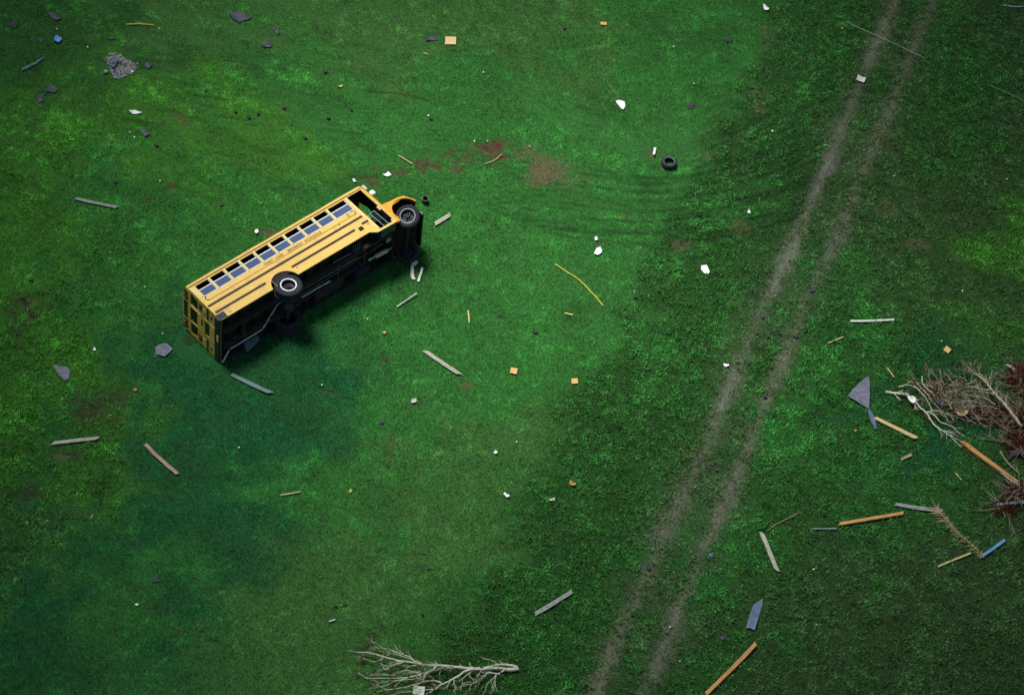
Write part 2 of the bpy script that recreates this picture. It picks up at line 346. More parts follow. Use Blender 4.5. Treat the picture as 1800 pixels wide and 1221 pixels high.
def make_ground():
    # one sheet to the horizon; finer in the middle
    xs = np.unique(np.concatenate([np.linspace(-2500, -60, 12), np.linspace(-60, -30, 12), np.arange(-30, 28, .16), np.linspace(28, 60, 12), np.linspace(60, 2500, 12)]))
    ys = np.unique(np.concatenate([np.linspace(-2500, 0, 12), np.linspace(0, 36, 14), np.arange(36, 88, .16), np.linspace(88, 130, 14), np.linspace(130, 2600, 12)]))
    X, Y = np.meshgrid(xs, ys); x = X.ravel(); y = Y.ravel()
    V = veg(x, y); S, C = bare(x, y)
    z = (fbm(x*1.5, y*1.5, 5)-.5)*.05 + (fbm(x*.2, y*.2, 6)-.5)*.0 - S*.03
    nx, ny = len(xs), len(ys)
    idx = np.arange(nx*ny).reshape(ny, nx)
    f = np.stack([idx[:-1, :-1], idx[:-1, 1:], idx[1:, 1:], idx[1:, :-1]], -1).reshape(-1, 4)
    me = bpy.data.meshes.new('ground'); me.vertices.add(len(x)); me.vertices.foreach_set('co', np.stack([x, y, z], -1).astype(np.float32).ravel())
    me.loops.add(f.size); me.loops.foreach_set('vertex_index', f.ravel().astype(np.int32))
    me.polygons.add(len(f)); me.polygons.foreach_set('loop_start', np.arange(0, f.size, 4, dtype=np.int32))
    me.polygons.foreach_set('use_smooth', np.ones(len(f), bool))
    me.update(); me.validate()
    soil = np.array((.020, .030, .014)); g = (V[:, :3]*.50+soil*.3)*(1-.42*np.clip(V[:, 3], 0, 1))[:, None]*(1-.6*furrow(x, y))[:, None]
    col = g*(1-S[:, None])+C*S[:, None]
    a = me.attributes.new('tint', 'FLOAT_COLOR', 'POINT')
    a.data.foreach_set('color', np.concatenate([col, np.ones((len(x), 1))], 1).astype(np.float32).ravel())
    m = bpy.data.materials.new('earth'); m.use_nodes = True; t = m.node_tree; b = t.nodes['Principled BSDF']
    b.inputs['Roughness'].default_value = .95; b.inputs['Specular IOR Level'].default_value = .1
    at_ = t.nodes.new('ShaderNodeAttribute'); at_.attribute_name = 'tint'
    tc = t.nodes.new('ShaderNodeTexCoord'); n = t.nodes.new('ShaderNodeTexNoise'); n.inputs['Scale'].default_value = 9; n.inputs['Detail'].default_value = 8; n.inputs['Roughness'].default_value = .7
    t.links.new(tc.outputs['Object'], n.inputs[0])
    mr = t.nodes.new('ShaderNodeMapRange'); mr.inputs[1].default_value = .3; mr.inputs[2].default_value = .7; mr.inputs[3].default_value = .45; mr.inputs[4].default_value = 1.6
    t.links.new(n.outputs[0], mr.inputs[0])
    mx = t.nodes.new('ShaderNodeVectorMath'); mx.operation = 'SCALE'
    t.links.new(at_.outputs['Color'], mx.inputs[0]); t.links.new(mr.outputs[0], mx.inputs['Scale']); t.links.new(mx.outputs[0], b.inputs['Base Color'])
    bp = t.nodes.new('ShaderNodeBump'); bp.inputs['Strength'].default_value = .7; bp.inputs['Distance'].default_value = .05
    t.links.new(n.outputs[0], bp.inputs['Height']); t.links.new(bp.outputs[0], b.inputs['Normal'])
    me.materials.append(m); o = bpy.data.objects.new('ground', me); COL.objects.link(o)
    tag(o, kind='structure')
make_ground()

def make_edge_shade_ring():
    # added unseen cloud-shaped ring that dims the field's edges; sun passes its gap
    c0 = at(1000, 530) + sdir*120
    e1 = sdir.cross(Vector((0, 1, 0))).normalized(); e2 = sdir.cross(e1)
    rr = random.Random(5); m = MB()
    for k in range(15):
        a = 2*PI*k/15+rr.uniform(-.12, .12); R = 32*(1+rr.uniform(-.04, .10)); rad = rr.uniform(11, 15)
        for q in range(5):
            p = c0 + (e1*math.cos(a)*.90+e2*math.sin(a)*.97)*(R+q*17)+Vector((0, 0, rr.uniform(-3, 3)))
            g = bmesh.ops.create_icosphere(m.b, subdivisions=3, radius=rad)
            for v in g['verts']:
                d = v.co.normalized(); s = 1+.16*math.sin(d.x*5+k)*math.sin(d.y*6+q)+.07*math.sin(d.z*13+k*2)
                v.co = Vector((v.co.x*s, v.co.y*s, v.co.z*s*.55)) + p
    mm = mat('shade_ring_white', (.85, .86, .88), .95, spec=.0)
    tag(m.build('edge_shade_ring', mm, None, True, recalc=False), kind='structure')
make_edge_shade_ring()

# ------------------------------------------------------------------ the bus, lying on its left side
# local axes: x = forward, y = towards the roof, z = towards the sky (the bus's own right side)
BX, BY, BYAW = -10.078, 54.192, math.radians(49.075)
HW = 2.44
def bus_world(x, y, z=0.0):
    return Vector((BX+x*math.cos(BYAW)-y*math.sin(BYAW), BY+x*math.sin(BYAW)+y*math.cos(BYAW), z))
def arc(cx, cy, r, a0, a1, n):
    return [(cx+r*math.cos(math.radians(a0+(a1-a0)*k/n)), cy+r*math.sin(math.radians(a0+(a1-a0)*k/n))) for k in range(n+1)]
def rrect(x0, y0, x1, y1, r, n=4):
    return arc(x1-r, y1-r, r, 0, 90, n)+arc(x0+r, y1-r, r, 90, 180, n)+arc(x0+r, y0+r, r, 180, 270, n)+arc(x1-r, y0+r, r, 270, 360, n)
def make_bus():
    bus = empty('school_bus', (BX, BY, 0), BYAW)
    tag(bus, 'yellow school bus lying on its side in the grass, black underside and wheels exposed', 'bus')
    XR, XF, YS, YT = .10, 8.30, .65, 2.60
    posts = [.27]+[.97+.696*i for i in range(9)]+[7.42]
    wins = [(posts[i]+(.07 if i == 0 else .045), posts[i+1]-(.04 if i < 9 else .02)) for i in range(10)]
    # right side wall (faces the sky)
    outer = [(XR, YS)]+[(x, y) for x, y in arc(3.09, .57, .60, 172, 8, 18)]+[(7.10, YS), (7.36, .46), (XF+.04, .43), (XF+.04, YT), (XR, YT)]
    side = MB(); holes = [rrect(a, 1.90, b, 2.50, .03, 2) for a, b in wins]+[[(7.55, .54), (8.24, .54), (8.24, 2.52), (7.55, 2.52)], [(6.87, .88), (7.07, .88), (7.07, 1.07), (6.87, 1.07)]]
    side.plate(outer, holes, lambda u, v, w: (u, v, HW-w), .045)
    sp = side.build('side_panel', 'yellow', bus)
    # pale window posts, slightly proud
    for k, x in enumerate(posts[1:-1]):
        MB().box((x-.045, 1.885, HW+.002), (x+.04, 2.515, HW+.014), bev=.004).build('window_post', 'yellow_post', bus)
    MB().plate([(XR+.01, 2.515), (XR+.01, 1.93), (XR+.19, 1.93), (XR+.19, 2.515)], [], lambda u, v, w: (u, v, HW+.003+w), .01).build('window_post', 'yellow_post', bus)
    MB().box((7.44, .60, HW+.003), (7.545, 2.52, HW+.016), bev=.004).build('door_post', 'yellow_post', bus)
    # windows: upper sash dropped behind the lower one
    for a, b in wins:
        f = MB(); z = HW-.05; h = 2.26
        f.box((a, h-.022, z), (b, h+.022, z+.03)); f.box((a, 1.915, z), (b, 1.94, z+.03))
        f.box((a, 1.94, z), (a+.018, 2.5, z+.022)); f.box((b-.018, 1.94, z), (b, 2.5, z+.022))
        w = f.build('window', 'alu', bus)
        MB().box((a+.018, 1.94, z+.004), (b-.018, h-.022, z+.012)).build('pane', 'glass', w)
    # roof: curved section swept along the bus, yellow with a proud edge at each end
    sec = [(2.44, 2.60), (2.425, 2.67), (2.39, 2.735), (2.31, 2.80), (2.20, 2.845), (2.0, 2.885), (1.7, 2.925), (1.22, 2.95)]
    sec = sec+[(2.44-z, y) for z, y in sec[-2::-1]]
    def sweep(xs, off=0, t=.03):
        m = MB(); O = []; I = []
        for x, s in xs:
            O.append(m.vs([(x, 2.60+(y-2.60)*s+off*(1 if y > 2.6 else 0), 1.22+(z-1.22)*(1-(1-s)*.04)+ (off if z > 1.22 else -off)) for z, y in sec]))
            I.append(m.vs([(x, 2.60+(y-2.60-t)*s, 1.22+(z-1.22)*.975) for z, y in sec]))
        n = len(sec)
        for L, flip in ((O, 0), (I, 1)):
            for a, b in zip(L, L[1:]):
                for i in range(n-1): m.face([a[i], a[i+1], b[i+1], b[i]])
        for e in (0, -1):
            for i in range(n-1): m.face([O[e][i], O[e][i+1], I[e][i+1], I[e][i]])
        for a, b, c, d in zip(O, O[1:], I, I[1:]):
            for i in (0, n-1): m.face([a[i], b[i], d[i], c[i]])
        return m
    roof = sweep([(XR-.02, .80), (XR+.08, .96), (XR+.25, 1)]+[(.9+.55*k, 1+.05*math.sin(k*2.7)*math.sin(k*1.1)) for k in range(13)]+[(XF-.12, 1), (XF+.02, .95), (XF+.06, .8)]).build('roof', 'yellow', bus, True)
    for x in (1.9, 3.6, 5.2, 6.9): sweep([(x-.02, 1), (x+.02, 1)], .004, .0).build('roof_seam', 'yellow', roof)
    MB().box((XR, 2.565, HW+.001), (XF, 2.59, HW+.022), bev=.004).build('drip_rail', 'rail', bus)
    # left wall, down on the ground
    lw = MB(); hl = [rrect(a, 1.90, b, 2.50, .03, 2) for a, b in wins]+[rrect(7.5, 1.7, 8.2, 2.45, .04, 2)]
    lw.plate([(XR, YS)]+arc(3.09, .57, .60, 172, 8, 18)+[(7.4, YS), (XF, YS), (XF, YT), (XR, YT)], hl, lambda u, v, w: (u, v, .012+w), .045)
    lw.build('side_panel', 'yellow', bus)
    for a, b in wins: MB().box((a, 1.93, .03), (b, 2.2, .04)).build('window', 'darkglass', bus)
    # front wall with the windscreen opening
    fw_ = MB(); fw_.plate([(1.0, .03), (1.0, 2.42), (2.6, 2.42), (2.78, 2.25), (2.86, 1.8), (2.88, 1.22), (2.86, .64), (2.78, .19), (2.6, .03)],
             [rrect(1.70, .14, 2.62, 1.17, .08), rrect(1.70, 1.27, 2.62, 2.30, .08)], lambda u, v, w: (XF+.01+w, u, v), .05)
    fp = fw_.build('front_panel', 'yellow', bus)
    MB().box((XF-.06, .50, .06), (XF-.01, 1.66, HW-.07)).build('firewall', 'interior', bus)
    MB().plate([(1.66, .10), (2.66, .10), (2.66, 1.30), (1.66, 1.30)], [], lambda u, v, w: (XF-.03+w, u, v), .008).build('windscreen', 'darkglass', bus)
    MB().plate([(1.66, 1.72), (2.1, 1.80), (2.66, 1.66), (2.66, 2.32), (1.66, 2.32)], [], lambda u, v, w: (XF-.03+w, u, v), .008).build('windscreen', 'darkglass', bus)
    # dark lining of the cabin and of the underbody cavity
    ln = MB(); ln.box((.16, .95, .062), (8.22, 1.88, .075)); ln.box((.16, 2.53, .062), (8.22, 2.62, .075)); ln.box((.16, .635, -.02), (8.34, .94, .07)); ln.box((.16, 1.0, HW-.06), (7.5, 1.88, HW-.05)); ln.box((.14, .95, .08), (.15, 2.0, HW-.06))
    ln.build('cabin_lining', 'interior', bus)
    MB().box((.16, 2.66, .2), (8.25, 2.68, HW-.12)).build('ceiling', 'interior', bus)
    MB().box((XF-.02, .44, HW-.06), (XF+.07, 2.62, HW+.012), bev=.01).build('door_post', 'orange', bus)
    # rear wall
    z0 = .03; rl = [(YS+.02, z0), (YS+.02, 2.43), (2.60, 2.43)]+[(2.60+(y-2.6)*.9, z) for z, y in sec[1:-1]]+[(2.60, z0)]
    R = MB(); W1 = [(2.00, 1.70), (2.42, 1.74), (2.42, 2.27), (2.33, 2.33), (2.00, 2.20)]
    W2u = rrect(2.00, .84, 2.42, 1.60, .05); W3 = [(2.00, .24), (2.33, .11), (2.42, .17), (2.42, .70), (2.00, .74)]
    W2l = rrect(1.28, .84, 1.56, 1.58, .06)
    R.plate(rl, [W1, W2u, W3, W2l], lambda u, v, w: (XR-.02+w, u, v), .04)
    rp = R.build('rear_panel', 'yellow_rear', bus)
    for L in (W1, W3):
        MB().plate(L, [], lambda u, v, w: (XR+.0+w, u, v), .006).build('rear_window', 'darkglass', bus)
    door = MB()      # emergency door: raised frame round the two panes
    door.plate(rrect(.78, .76, 2.47, 1.67, .05), [W2u, W2l], lambda u, v, w: (XR-.021-w, u, v), .018)
    dr = door.build('emergency_door', 'yellow_rear', bus)
    for L in (W2u, W2l): MB().plate(L, [], lambda u, v, w: (XR-.012+w, u, v), .006).build('pane', 'darkglass', dr)
    MB().box((XR-.08, 1.69, 1.2), (XR-.04, 1.73, 1.5), bev=.01).build('handle', 'black', dr)
    for z in (1.0, 1.4): MB().box((XR-.06, 2.45, z-.06), (XR-.038, 2.5, z+.06)).build('hinge', 'yellow_rear', dr)
    # header with sign board and warning lamps
    MB().plate(rrect(2.60, .78, 2.80, 1.66, .03), [], lambda u, v, w: (XR-.022-w, u, v), .012).build('sign_board', 'black', rp)
    for z in (2.16, 1.88, .56, .28):
        lm = MB().lathe([(.001, 0), (.115, 0), (.115, -.02), (.1, -.03), (.001, -.03)], (0, 0, 0), 20, rot=Matrix.Rotation(PI/2, 3, 'Y'))
        lo = lm.build('warning_lamp', 'black', rp); lo.location = (XR-.03, 2.68, z)
        g = MB().lathe([(.001, -.03), (.075, -.034), (.045, -.055), (.001, -.06)], (0, 0, 0), 16, rot=Matrix.Rotation(PI/2, 3, 'Y')).build('lens', 'amber' if z in (1.88, .56) else 'red', lo)
    for z in (2.08, .34):
        q = MB().box((XR-.045, 1.74, z-.17), (XR-.021, 1.92, z+.17), bev=.02).build('tail_lamp', 'black', rp)
        for dz in (-.08, .08):
            MB().lathe([(.001, 0), (.06, 0), (.05, -.02), (.001, -.03)], (XR-.045, 1.83, z+dz), 14, rot=Matrix.Rotation(PI/2, 3, 'Y')).build('lens', 'red', q)
    for z in (2.06, .42): MB().box((XR-.035, 1.54, z-.09), (XR-.021, 1.68, z+.09)).build('lamp_plate', 'beige', rp)
    for z0_, z1_ in ((1.77, 2.43), (.03, .66)): MB().box((XR-.05, 1.36, z0_), (XR-.021, 1.44, z1_), bev=.008).build('rub_rail', 'rail', rp)
    MB().box((XR-.034, 1.02, .86), (XR-.021, 1.06, 1.66)).build('rub_rail', 'rail', rp)
    MB().box((XR-.04, 1.14, 1.98), (XR-.021, 1.22, 2.14)).build('reflector', 'black', rp)
    MB().box((XR-.04, 1.12, .24), (XR-.021, 1.24, .36)).build('reflector', 'black', rp)
    MB().box((XR-.035, 1.05, 2.28), (XR-.021, 1.12, 2.36)).build('reflector', 'red', rp)
    # bumper: channel wrapping the corner
    bp = MB(); bp.box((.015, .66, .02), (.10, .94, HW+.01), bev=.012); bp.box((.10, .66, HW-.05), (.42, .94, HW+.01), bev=.012); bp.box((.10, .66, .015), (.42, .94, .05), bev=.008)
    bp = bp.build('bumper', 'black', bus)
    MB().box((.03, .665, HW+.0102), (.41, .935, HW+.014)).build('bumper_sky_sheen', 'bumperside', bp)  # sky-facing skin; the sky's reflection is painted in as blue-grey
    MB().box((.004, .70, 1.18), (.0148, .80, 1.52)).build('number_plate', 'beige', bp)
    # rub rails and trim of the side
    def rr_(x0, x1, y, w=.085, z=HW):
        MB().box((x0, y-w/2, z+.001), (x1, y+w/2, z+.03), bev=.012).build('rub_rail', 'rail', sp)
    rr_(.12, 7.40, 1.435); rr_(.14, 2.46, 1.045); rr_(3.70, 6.74, 1.065); rr_(7.13, 7.44, 1.13)
    tp = [(.30, 1.87)]+arc(.38, 1.765, .10, 90, 270, 8)+[(7.2, 1.665)]+arc(7.24, 1.765, .10, 270, 450, 8)+[(7.2, 1.87)]
    MB().tube([(x, y, HW+.003) for x, y in tp], .011, 5).build('trim_line', 'trim', sp)
    MB().tube([(x, y, HW+.005) for x, y in tp[11:]], .018, 5).build('trim_line', 'rail', sp)
    MB().tube([(x, y, HW+.005) for x, y in tp[:10]], .016, 5).build('trim_line', 'rail', sp)
    for x in (1.4, 2.7, 4.1, 5.5, 6.65):     # panel joints with rivets
        m = MB(); m.box((x, .66, HW+.0005), (x+.012, 1.66, HW+.004)); m.build('panel_seam', 'yellow', sp)
    for x, y in ((.60, .76), (3.85, .93), (6.45, 1.62), (7.33, 1.0)):
        MB().lathe([(.001, 0), (.032, 0), (.026, .016), (.001, .022)], (x, y, HW+.001), 12).build('marker_lamp', 'red', sp)
    # wheel arch lip
    MB().tube([(x, y, HW-.01) for x, y in arc(3.09, .57, .605, 172, 8, 24)], .018, 6, True).build('wheel_arch', 'yellow', sp)
    # lettering
    def word(txt, x, y, size):
        cu = bpy.data.curves.new('lettering', 'FONT'); cu.body = txt; cu.size = size; cu.extrude = .002; cu.offset = .004; cu.space_character = 1.15
        tmp = bpy.data.objects.new('tmp', cu); me = bpy.data.meshes.new_from_object(tmp)
        bpy.data.objects.remove(tmp); me.materials.clear(); me.materials.append(M['letter'])
        o = bpy.data.objects.new('lettering', me); COL.objects.link(o); o.parent = sp; o.location = (x, y, HW+.005)
        return o
    word('WEST', 2.97, 1.715, .155); word('LINE', 3.50, 1.715, .155); word('BRANCH', 4.08, 1.71, .155); word('SCHOOLS', 4.90, 1.71, .155); word('6', 6.98, 1.73, .17)
    MB().tube([(7.02+.075*math.cos(a), 1.785+.075*math.sin(a), HW+.004) for a in np.linspace(0, 2*PI, 21)], .006, 4).build('number_ring', 'letter', sp)
    # entrance: sill, step well, folded door leaf, rails
    sw = MB(); sw.box((7.52, .45, 1.98), (8.26, .49, HW-.05)); sw.box((7.5, .49, 1.95), (7.54, .95, HW-.05)); sw.box((8.24, .49, 1.95), (8.28, .95, HW-.05)); sw.box((7.54, .49, 1.95), (8.24, .95, 1.99))
    sw = sw.build('step_well', 'bumperside', bus)
    MB().box((7.56, .50, HW-.09), (8.23, .53, HW-.01)).build('sill', 'alu', sw)
    dl = MB()
    for x in (7.86, 8.08):
        dl.tube([(x-.01, .60, 2.28), (x, 1.52, 2.22)], .013, 6)
    dl.tube([(7.86, 1.52, 2.22), (8.08, 1.52, 2.22)], .013, 6)
    d0 = dl.build('entrance_door', 'teal', bus)
    MB().box((7.875, .62, 2.20), (8.07, 1.50, 2.212)).build('pane', 'darkglass', d0)
    MB().box((8.18, 1.3, HW-.1), (8.235, 1.5, HW-.04)).build('bracket', 'yellow_post', bus)
    MB().box((8.18, .56, HW-.1), (8.235, .68, HW-.04)).build('bracket', 'yellow_post', bus)
    MB().tube([(7.56, 1.28, HW-.12), (7.64, 1.38, HW-.14), (7.7, 1.36, HW-.15)], .018, 6).build('grab_handle', 'offwhite', bus)
    # interior
    fl = MB(); fl.box((.14, .95, .05), (7.52, 1.0, HW-.05)); fl.box((7.52, .95, .05), (8.28, 1.0, 1.94)); fl.build('floor', 'interior', bus)
    for k in range(9):
        x = .75+k*.74
        for z in ((1.50, 2.34), (.12, .95)):
            s = MB(); s.box((x, 1.28, z[0]), (x+.40, 1.42, z[1]), bev=.03); s.box((x-.10, 1.32, z[0]), (x+.02, 1.86, z[1]), bev=.04); s.box((x+.05, 1.0, z[0]+.2), (x+.3, 1.28, z[0]+.24))
            s.build('seat', 'seat', bus)
    s = MB(); s.box((7.25, 1.35, .3), (7.75, 1.47, .8), bev=.03); s.box((7.15, 1.4, .3), (7.27, 2.0, .8), bev=.03); s.build('driver_seat', 'seat', bus)
    MB().box((7.95, 1.35, .1), (8.28, 1.62, 1.75), bev=.02).build('dashboard', 'interior', bus)
    MB().tube([(7.80+.07*math.sin(a), 1.72+.16*math.cos(a), .55+.2*math.sin(a)) for a in np.linspace(0, 2*PI, 25)], .015, 6).build('steering_wheel', 'black', bus)
    # hood and wings: sections along x, (y, z) outline
    def sect(x, s, yt, yb):
        return [(x, yb, .10+.1*s), (x, 1.30, .10+.14*s), (x, yt-.12, .34+.1*s), (x, yt, .52), (x, yt+.02, 1.22), (x, yt, 1.92), (x, yt-.12, 2.10-.1*s), (x, 1.30, 2.33-.10*s), (x, yb, 2.34-.10*s)]
    hood = MB(); S = [sect(8.36, 0, 1.80, 1.0), sect(8.8, .15, 1.78, 1.25), sect(9.3, .4, 1.70, 1.3), sect(9.5, .7, 1.60, 1.28), sect(9.58, 1.0, 1.45, 1.2)]
    vv = [hood.vs(s) for s in S]
    for a, b in zip(vv, vv[1:]):
        for i in range(len(a)-1): hood.face([a[i], a[i+1], b[i+1], b[i]])
    hood.face(vv[-1])
    hd = hood.build('hood', 'orange', bus, True)
    for zz, tz in ((2.30, -1), (.14, 1)):
        fd = MB(); ar = arc(9.05, .79, .56, 199, 8, 20)
        out = ([(8.34, .44), (8.50, .50)] if tz < 0 else [(8.34, 1.05)])+(ar if tz < 0 else ar[4:])+[(9.62, .86), (9.60, 1.08), (9.55, 1.30), (9.47, 1.40), (9.2, 1.44), (8.8, 1.46), (8.34, 1.48)]
        fd.plate(out, [], lambda u, v, w: (u, v, zz+(-.25*max(0, u-9.2)+.02)*(1 if tz < 0 else -1)+tz*w), .06)
        f = fd.build('front_wing', 'orange', bus)
        m = MB()      # inner arch and lip
        A = []; 
        for u, v in ar: A.append((u, v))
        r1 = m.vs([(u, v, zz+.015*-tz) for u, v in A]); r2 = m.vs([(u, v, zz+tz*.42) for u, v in A])
        for i in range(len(A)-1): m.face([r1[i], r1[i+1], r2[i+1], r2[i]])
        m.build('arch_liner', 'under', f)
        MB().tube([(u, v, zz-tz*.02) for u, v in A], .028, 6).build('arch_lip', 'orange', f)
    MB().box((9.50, .62, .35), (9.60, 1.45, 2.05), bev=.02).build('grille', 'black', bus)
    MB().box((9.60, .42, .12), (9.67, .72, 1.95), bev=.02).build('front_bumper', 'black', bus)
    for z in (.5, 1.92):
        h = MB().lathe([(.001, .03), (.09, .02), (.11, 0), (.12, -.03), (.001, -.03)], (0, 0, 0), 20, rot=Matrix.Rotation(PI/2, 3, 'Y')).build('headlight', 'offwhite', bus); h.location = (9.62, 1.05, z)
    MB().box((8.34, .5, .5), (9.45, 1.15, 1.9), bev=.06).build('engine', 'under', bus)
    # chassis
    for z in (.78, 1.60):
        c = MB(); c.box((.2, .60, z), (9.66, .63, z+.08)); c.box((.2, .63, z+.06), (9.66, .80, z+.08)); c.box((.2, .80, z), (9.66, .82, z+.08))
        c.build('frame_rail', 'under2', bus)
    k = 0; x = .5
    while x < 8.2:
        MB().box((x, .84, .06), (x+.05, .945, HW-.07)).build('cross_member', 'under', bus); x += .62
    for x in (1.1, 3.9, 5.6, 6.9): MB().box((x, .64, .80), (x+.09, .78, 1.66)).build('frame_brace', 'under2', bus)
    MB().tube([(3.3, .60, 1.22), (5.6, .66, 1.22), (7.9, .72, 1.22)], .05, 10).build('drive_shaft', 'under2', bus)
    def axle(x, y, z0, z1, r):
        a = MB(); a.tube([(x, y, z0), (x, y, z1)], r, 12); return a
    ra = axle(3.09, .50, .3, 2.15, .085)
    ra = ra.build('rear_axle', 'under2', bus)
    MB().lathe([(.001, -.2), (.12, -.19), (.2, -.08), (.22, 0), (.2, .08), (.12, .19), (.001, .2)], (3.09, .5, 1.22), 18).build('differential', 'under2', ra)
    axle(8.93, .48, .3, 2.15, .06).build('front_axle', 'under2', bus)
    for x, L in ((3.09, .75), (8.85, .62)):
        for z in (.66, 1.74):
            s = MB()
            for q in range(4):
                l = L-q*.14; s.tube([(x-l, .66, z), (x-l*.5, .61-.025*q, z), (x, .59-.03*q, z), (x+l*.5, .61-.025*q, z), (x+l, .66, z)], .018, 4)
            s.build('leaf_spring', 'under2', bus)
    ex = [(.14, .60, .06), (.46, .60, .58), (.9, .58, .60), (1.98, .58, .62), (2.39, .66, .97), (2.85, .80, 1.20), (3.5, .80, 1.16), (3.9, .60, 1.06), (4.66, .58, 1.09), (5.2, .58, 1.05)]
    ep = MB().tube(ex, [.033]*len(ex), 8).build('exhaust_pipe', 'pipe', bus)
    for q in (1, 3, 4): MB().tube([Vector(ex[q])-Vector((.03, 0, 0)), Vector(ex[q])+Vector((.03, 0, 0))], .045, 8).build('clamp', 'under2', ep)
    mf = MB(); mf.tube([(7.08, .55, .98), (7.14, .55, .97), (7.18, .55, .97), (7.40, .55, .94)], [.05, .05, .03, .03], 8); mf.tube([(7.40, .55, .95), (7.44, .55, .94), (7.98, .55, .89), (8.03, .55, .88)], [.05, .085, .085, .05], 14)
    mf.build('muffler', 'muffler', bus)
    MB().tube([(8.03, .55, .88), (8.35, .56, .86), (8.55, .58, .92), (8.64, .55, 1.02), (8.66, .55, 1.45)], .022, 6).build('exhaust_pipe', 'pipe', bus)
    MB().box((8.02, .62, 1.22), (8.46, .70, 1.40), bev=.015).build('oil_pan', 'teal', bus)
    MB().box((6.55, .62, .12), (7.22, .95, .50), bev=.02).build('battery_box', 'bumperside', bus)
    MB().box((4.5, .58, .25), (5.9, .93, .72), bev=.05).build('fuel_tank', 'under2', bus)
    MB().tube([(4.0, .64, 1.42), (5.4, .62, 1.44), (6.6, .64, 1.40)], .018, 6).build('brake_pipe', 'steel', bus)
    MB().tube([(5.4, .66, 1.9), (6.2, .64, 1.86)], .02, 6).build('brake_pipe', 'steel', bus)
    hs = MB()
    for q in range(4):
        hs.tube([(6.45+.11*q, .80, 2.0), (6.42+.10*q, .70, 1.80-.04*q), (6.5+.08*q, .68, 1.6)], .014, 5)
    hs.build('hoses', 'steel', bus)
    # mirror torn forward, by the front roof corner
    mi = MB(); mi.tube([(8.34, 2.45, 2.30), (8.62, 2.52, 2.18), (8.66, 2.30, 2.15)], .014, 6)
    mi = mi.build('mirror_arm', 'black', bus)
    MB().box((8.56, 2.56, 2.10), (8.66, 2.82, 2.2), bev=.02).build('mirror', 'offwhite', mi)
    MB().box((8.57, 2.22, 2.08), (8.78, 2.42, 2.2), bev=.03).build('mirror', 'white', mi)
    # wheels
    def wheel(x, y, z, rot, R, rimmat, outer_sign, dual_inner=False):
        w = empty('wheel'); w.parent = bus; w.location = (x, y, z); w.rotation_euler = rot
        s = outer_sign
        ty = MB(); t = .125
        prof = [(.30, t*.80), (.33, t*.95), (.40, t*1.06), (R-.05, t*.98), (R-.012, t*.80)]
        for q in range(5):
            h = t*(.62-q*.31); prof += [(R, h+t*.10), (R, h-t*.03), (R-.016, h-t*.05), (R-.016, h-t*.16)]
        prof += [(R-.012, -t*.8), (R-.05, -t*.98), (.40, -t*1.06), (.33, -t*.95), (.30, -t*.80)]
        ty.lathe(prof, (0, 0, 0), 48, closed=True); ty.build('tyre', 'tyre', w, True)
        if not dual_inner:
            d = -.06 if rimmat == 'rimwhite' else -.02
            ri = MB(); ri.lathe([(.30, s*.098), (.312, s*.115), (.292, s*.122), (.262, s*.112), (.258, s*.08), (.29, s*.07)], (0, 0, 0), 44, closed=True)
            ri = ri.build('rim', rimmat, w, True)
            di = MB().lathe([(.265, s*.06), (.24, s*d), (.13, s*(d-.03)), (.11, s*(d+.01)), (.001, s*(d+.01))], (0, 0, 0), 36, cap0=False).build('wheel_disc', 'rimdark', ri, True)
            MB().lathe([(.001, s*(d+.09)), (.055, s*(d+.085)), (.075, s*(d+.06)), (.085, s*(d)), (.001, s*d)], (0, 0, 0), 20).build('hub', 'rimdark', ri, True)
            for q in range(8):
                a = q*PI/4+.2
                MB().tube([(.13*math.cos(a), .13*math.sin(a), s*(d-.02)), (.13*math.cos(a), .13*math.sin(a), s*(d+.035))], .014, 6).build('wheel_nut', 'rimgrey', ri)
            if rimmat == 'rimgrey':
                for q in range(5):
                    a = q*2*PI/5+.5
                    MB().lathe([(.001, 0), (.036, 0), (.036, .004), (.001, .004)], (.195*math.cos(a), .195*math.sin(a), s*(-.035)), 12).build('hand_hole', 'black', ri)
        return w
    wheel(3.09, .50, 2.30, (0, 0, .4), .52, 'rimwhite', 1)
    wheel(3.09, .50, 2.00, (0, 0, .1), .52, 'rimwhite', 1, True)
    wheel(3.09, .50, .44, (0, 0, .2), .52, 'rimwhite', -1, True)
    wheel(3.09, .50, .14, (0, 0, .7), .52, 'rimwhite', -1)
    wheel(8.90, .50, 2.22, (math.radians(10), math.radians(-24), 0), .455, 'rimgrey', 1)
    wheel(8.96, .42, .27, (math.radians(10), math.radians(-24), .0), .455, 'rimgrey', -1)
    return bus
BUS = make_bus()
p0, p1 = bus_world(.1, 1.75), bus_world(8.3, 1.75); FOOT.append((p0.x, p0.y, p1.x, p1.y, 1.05))

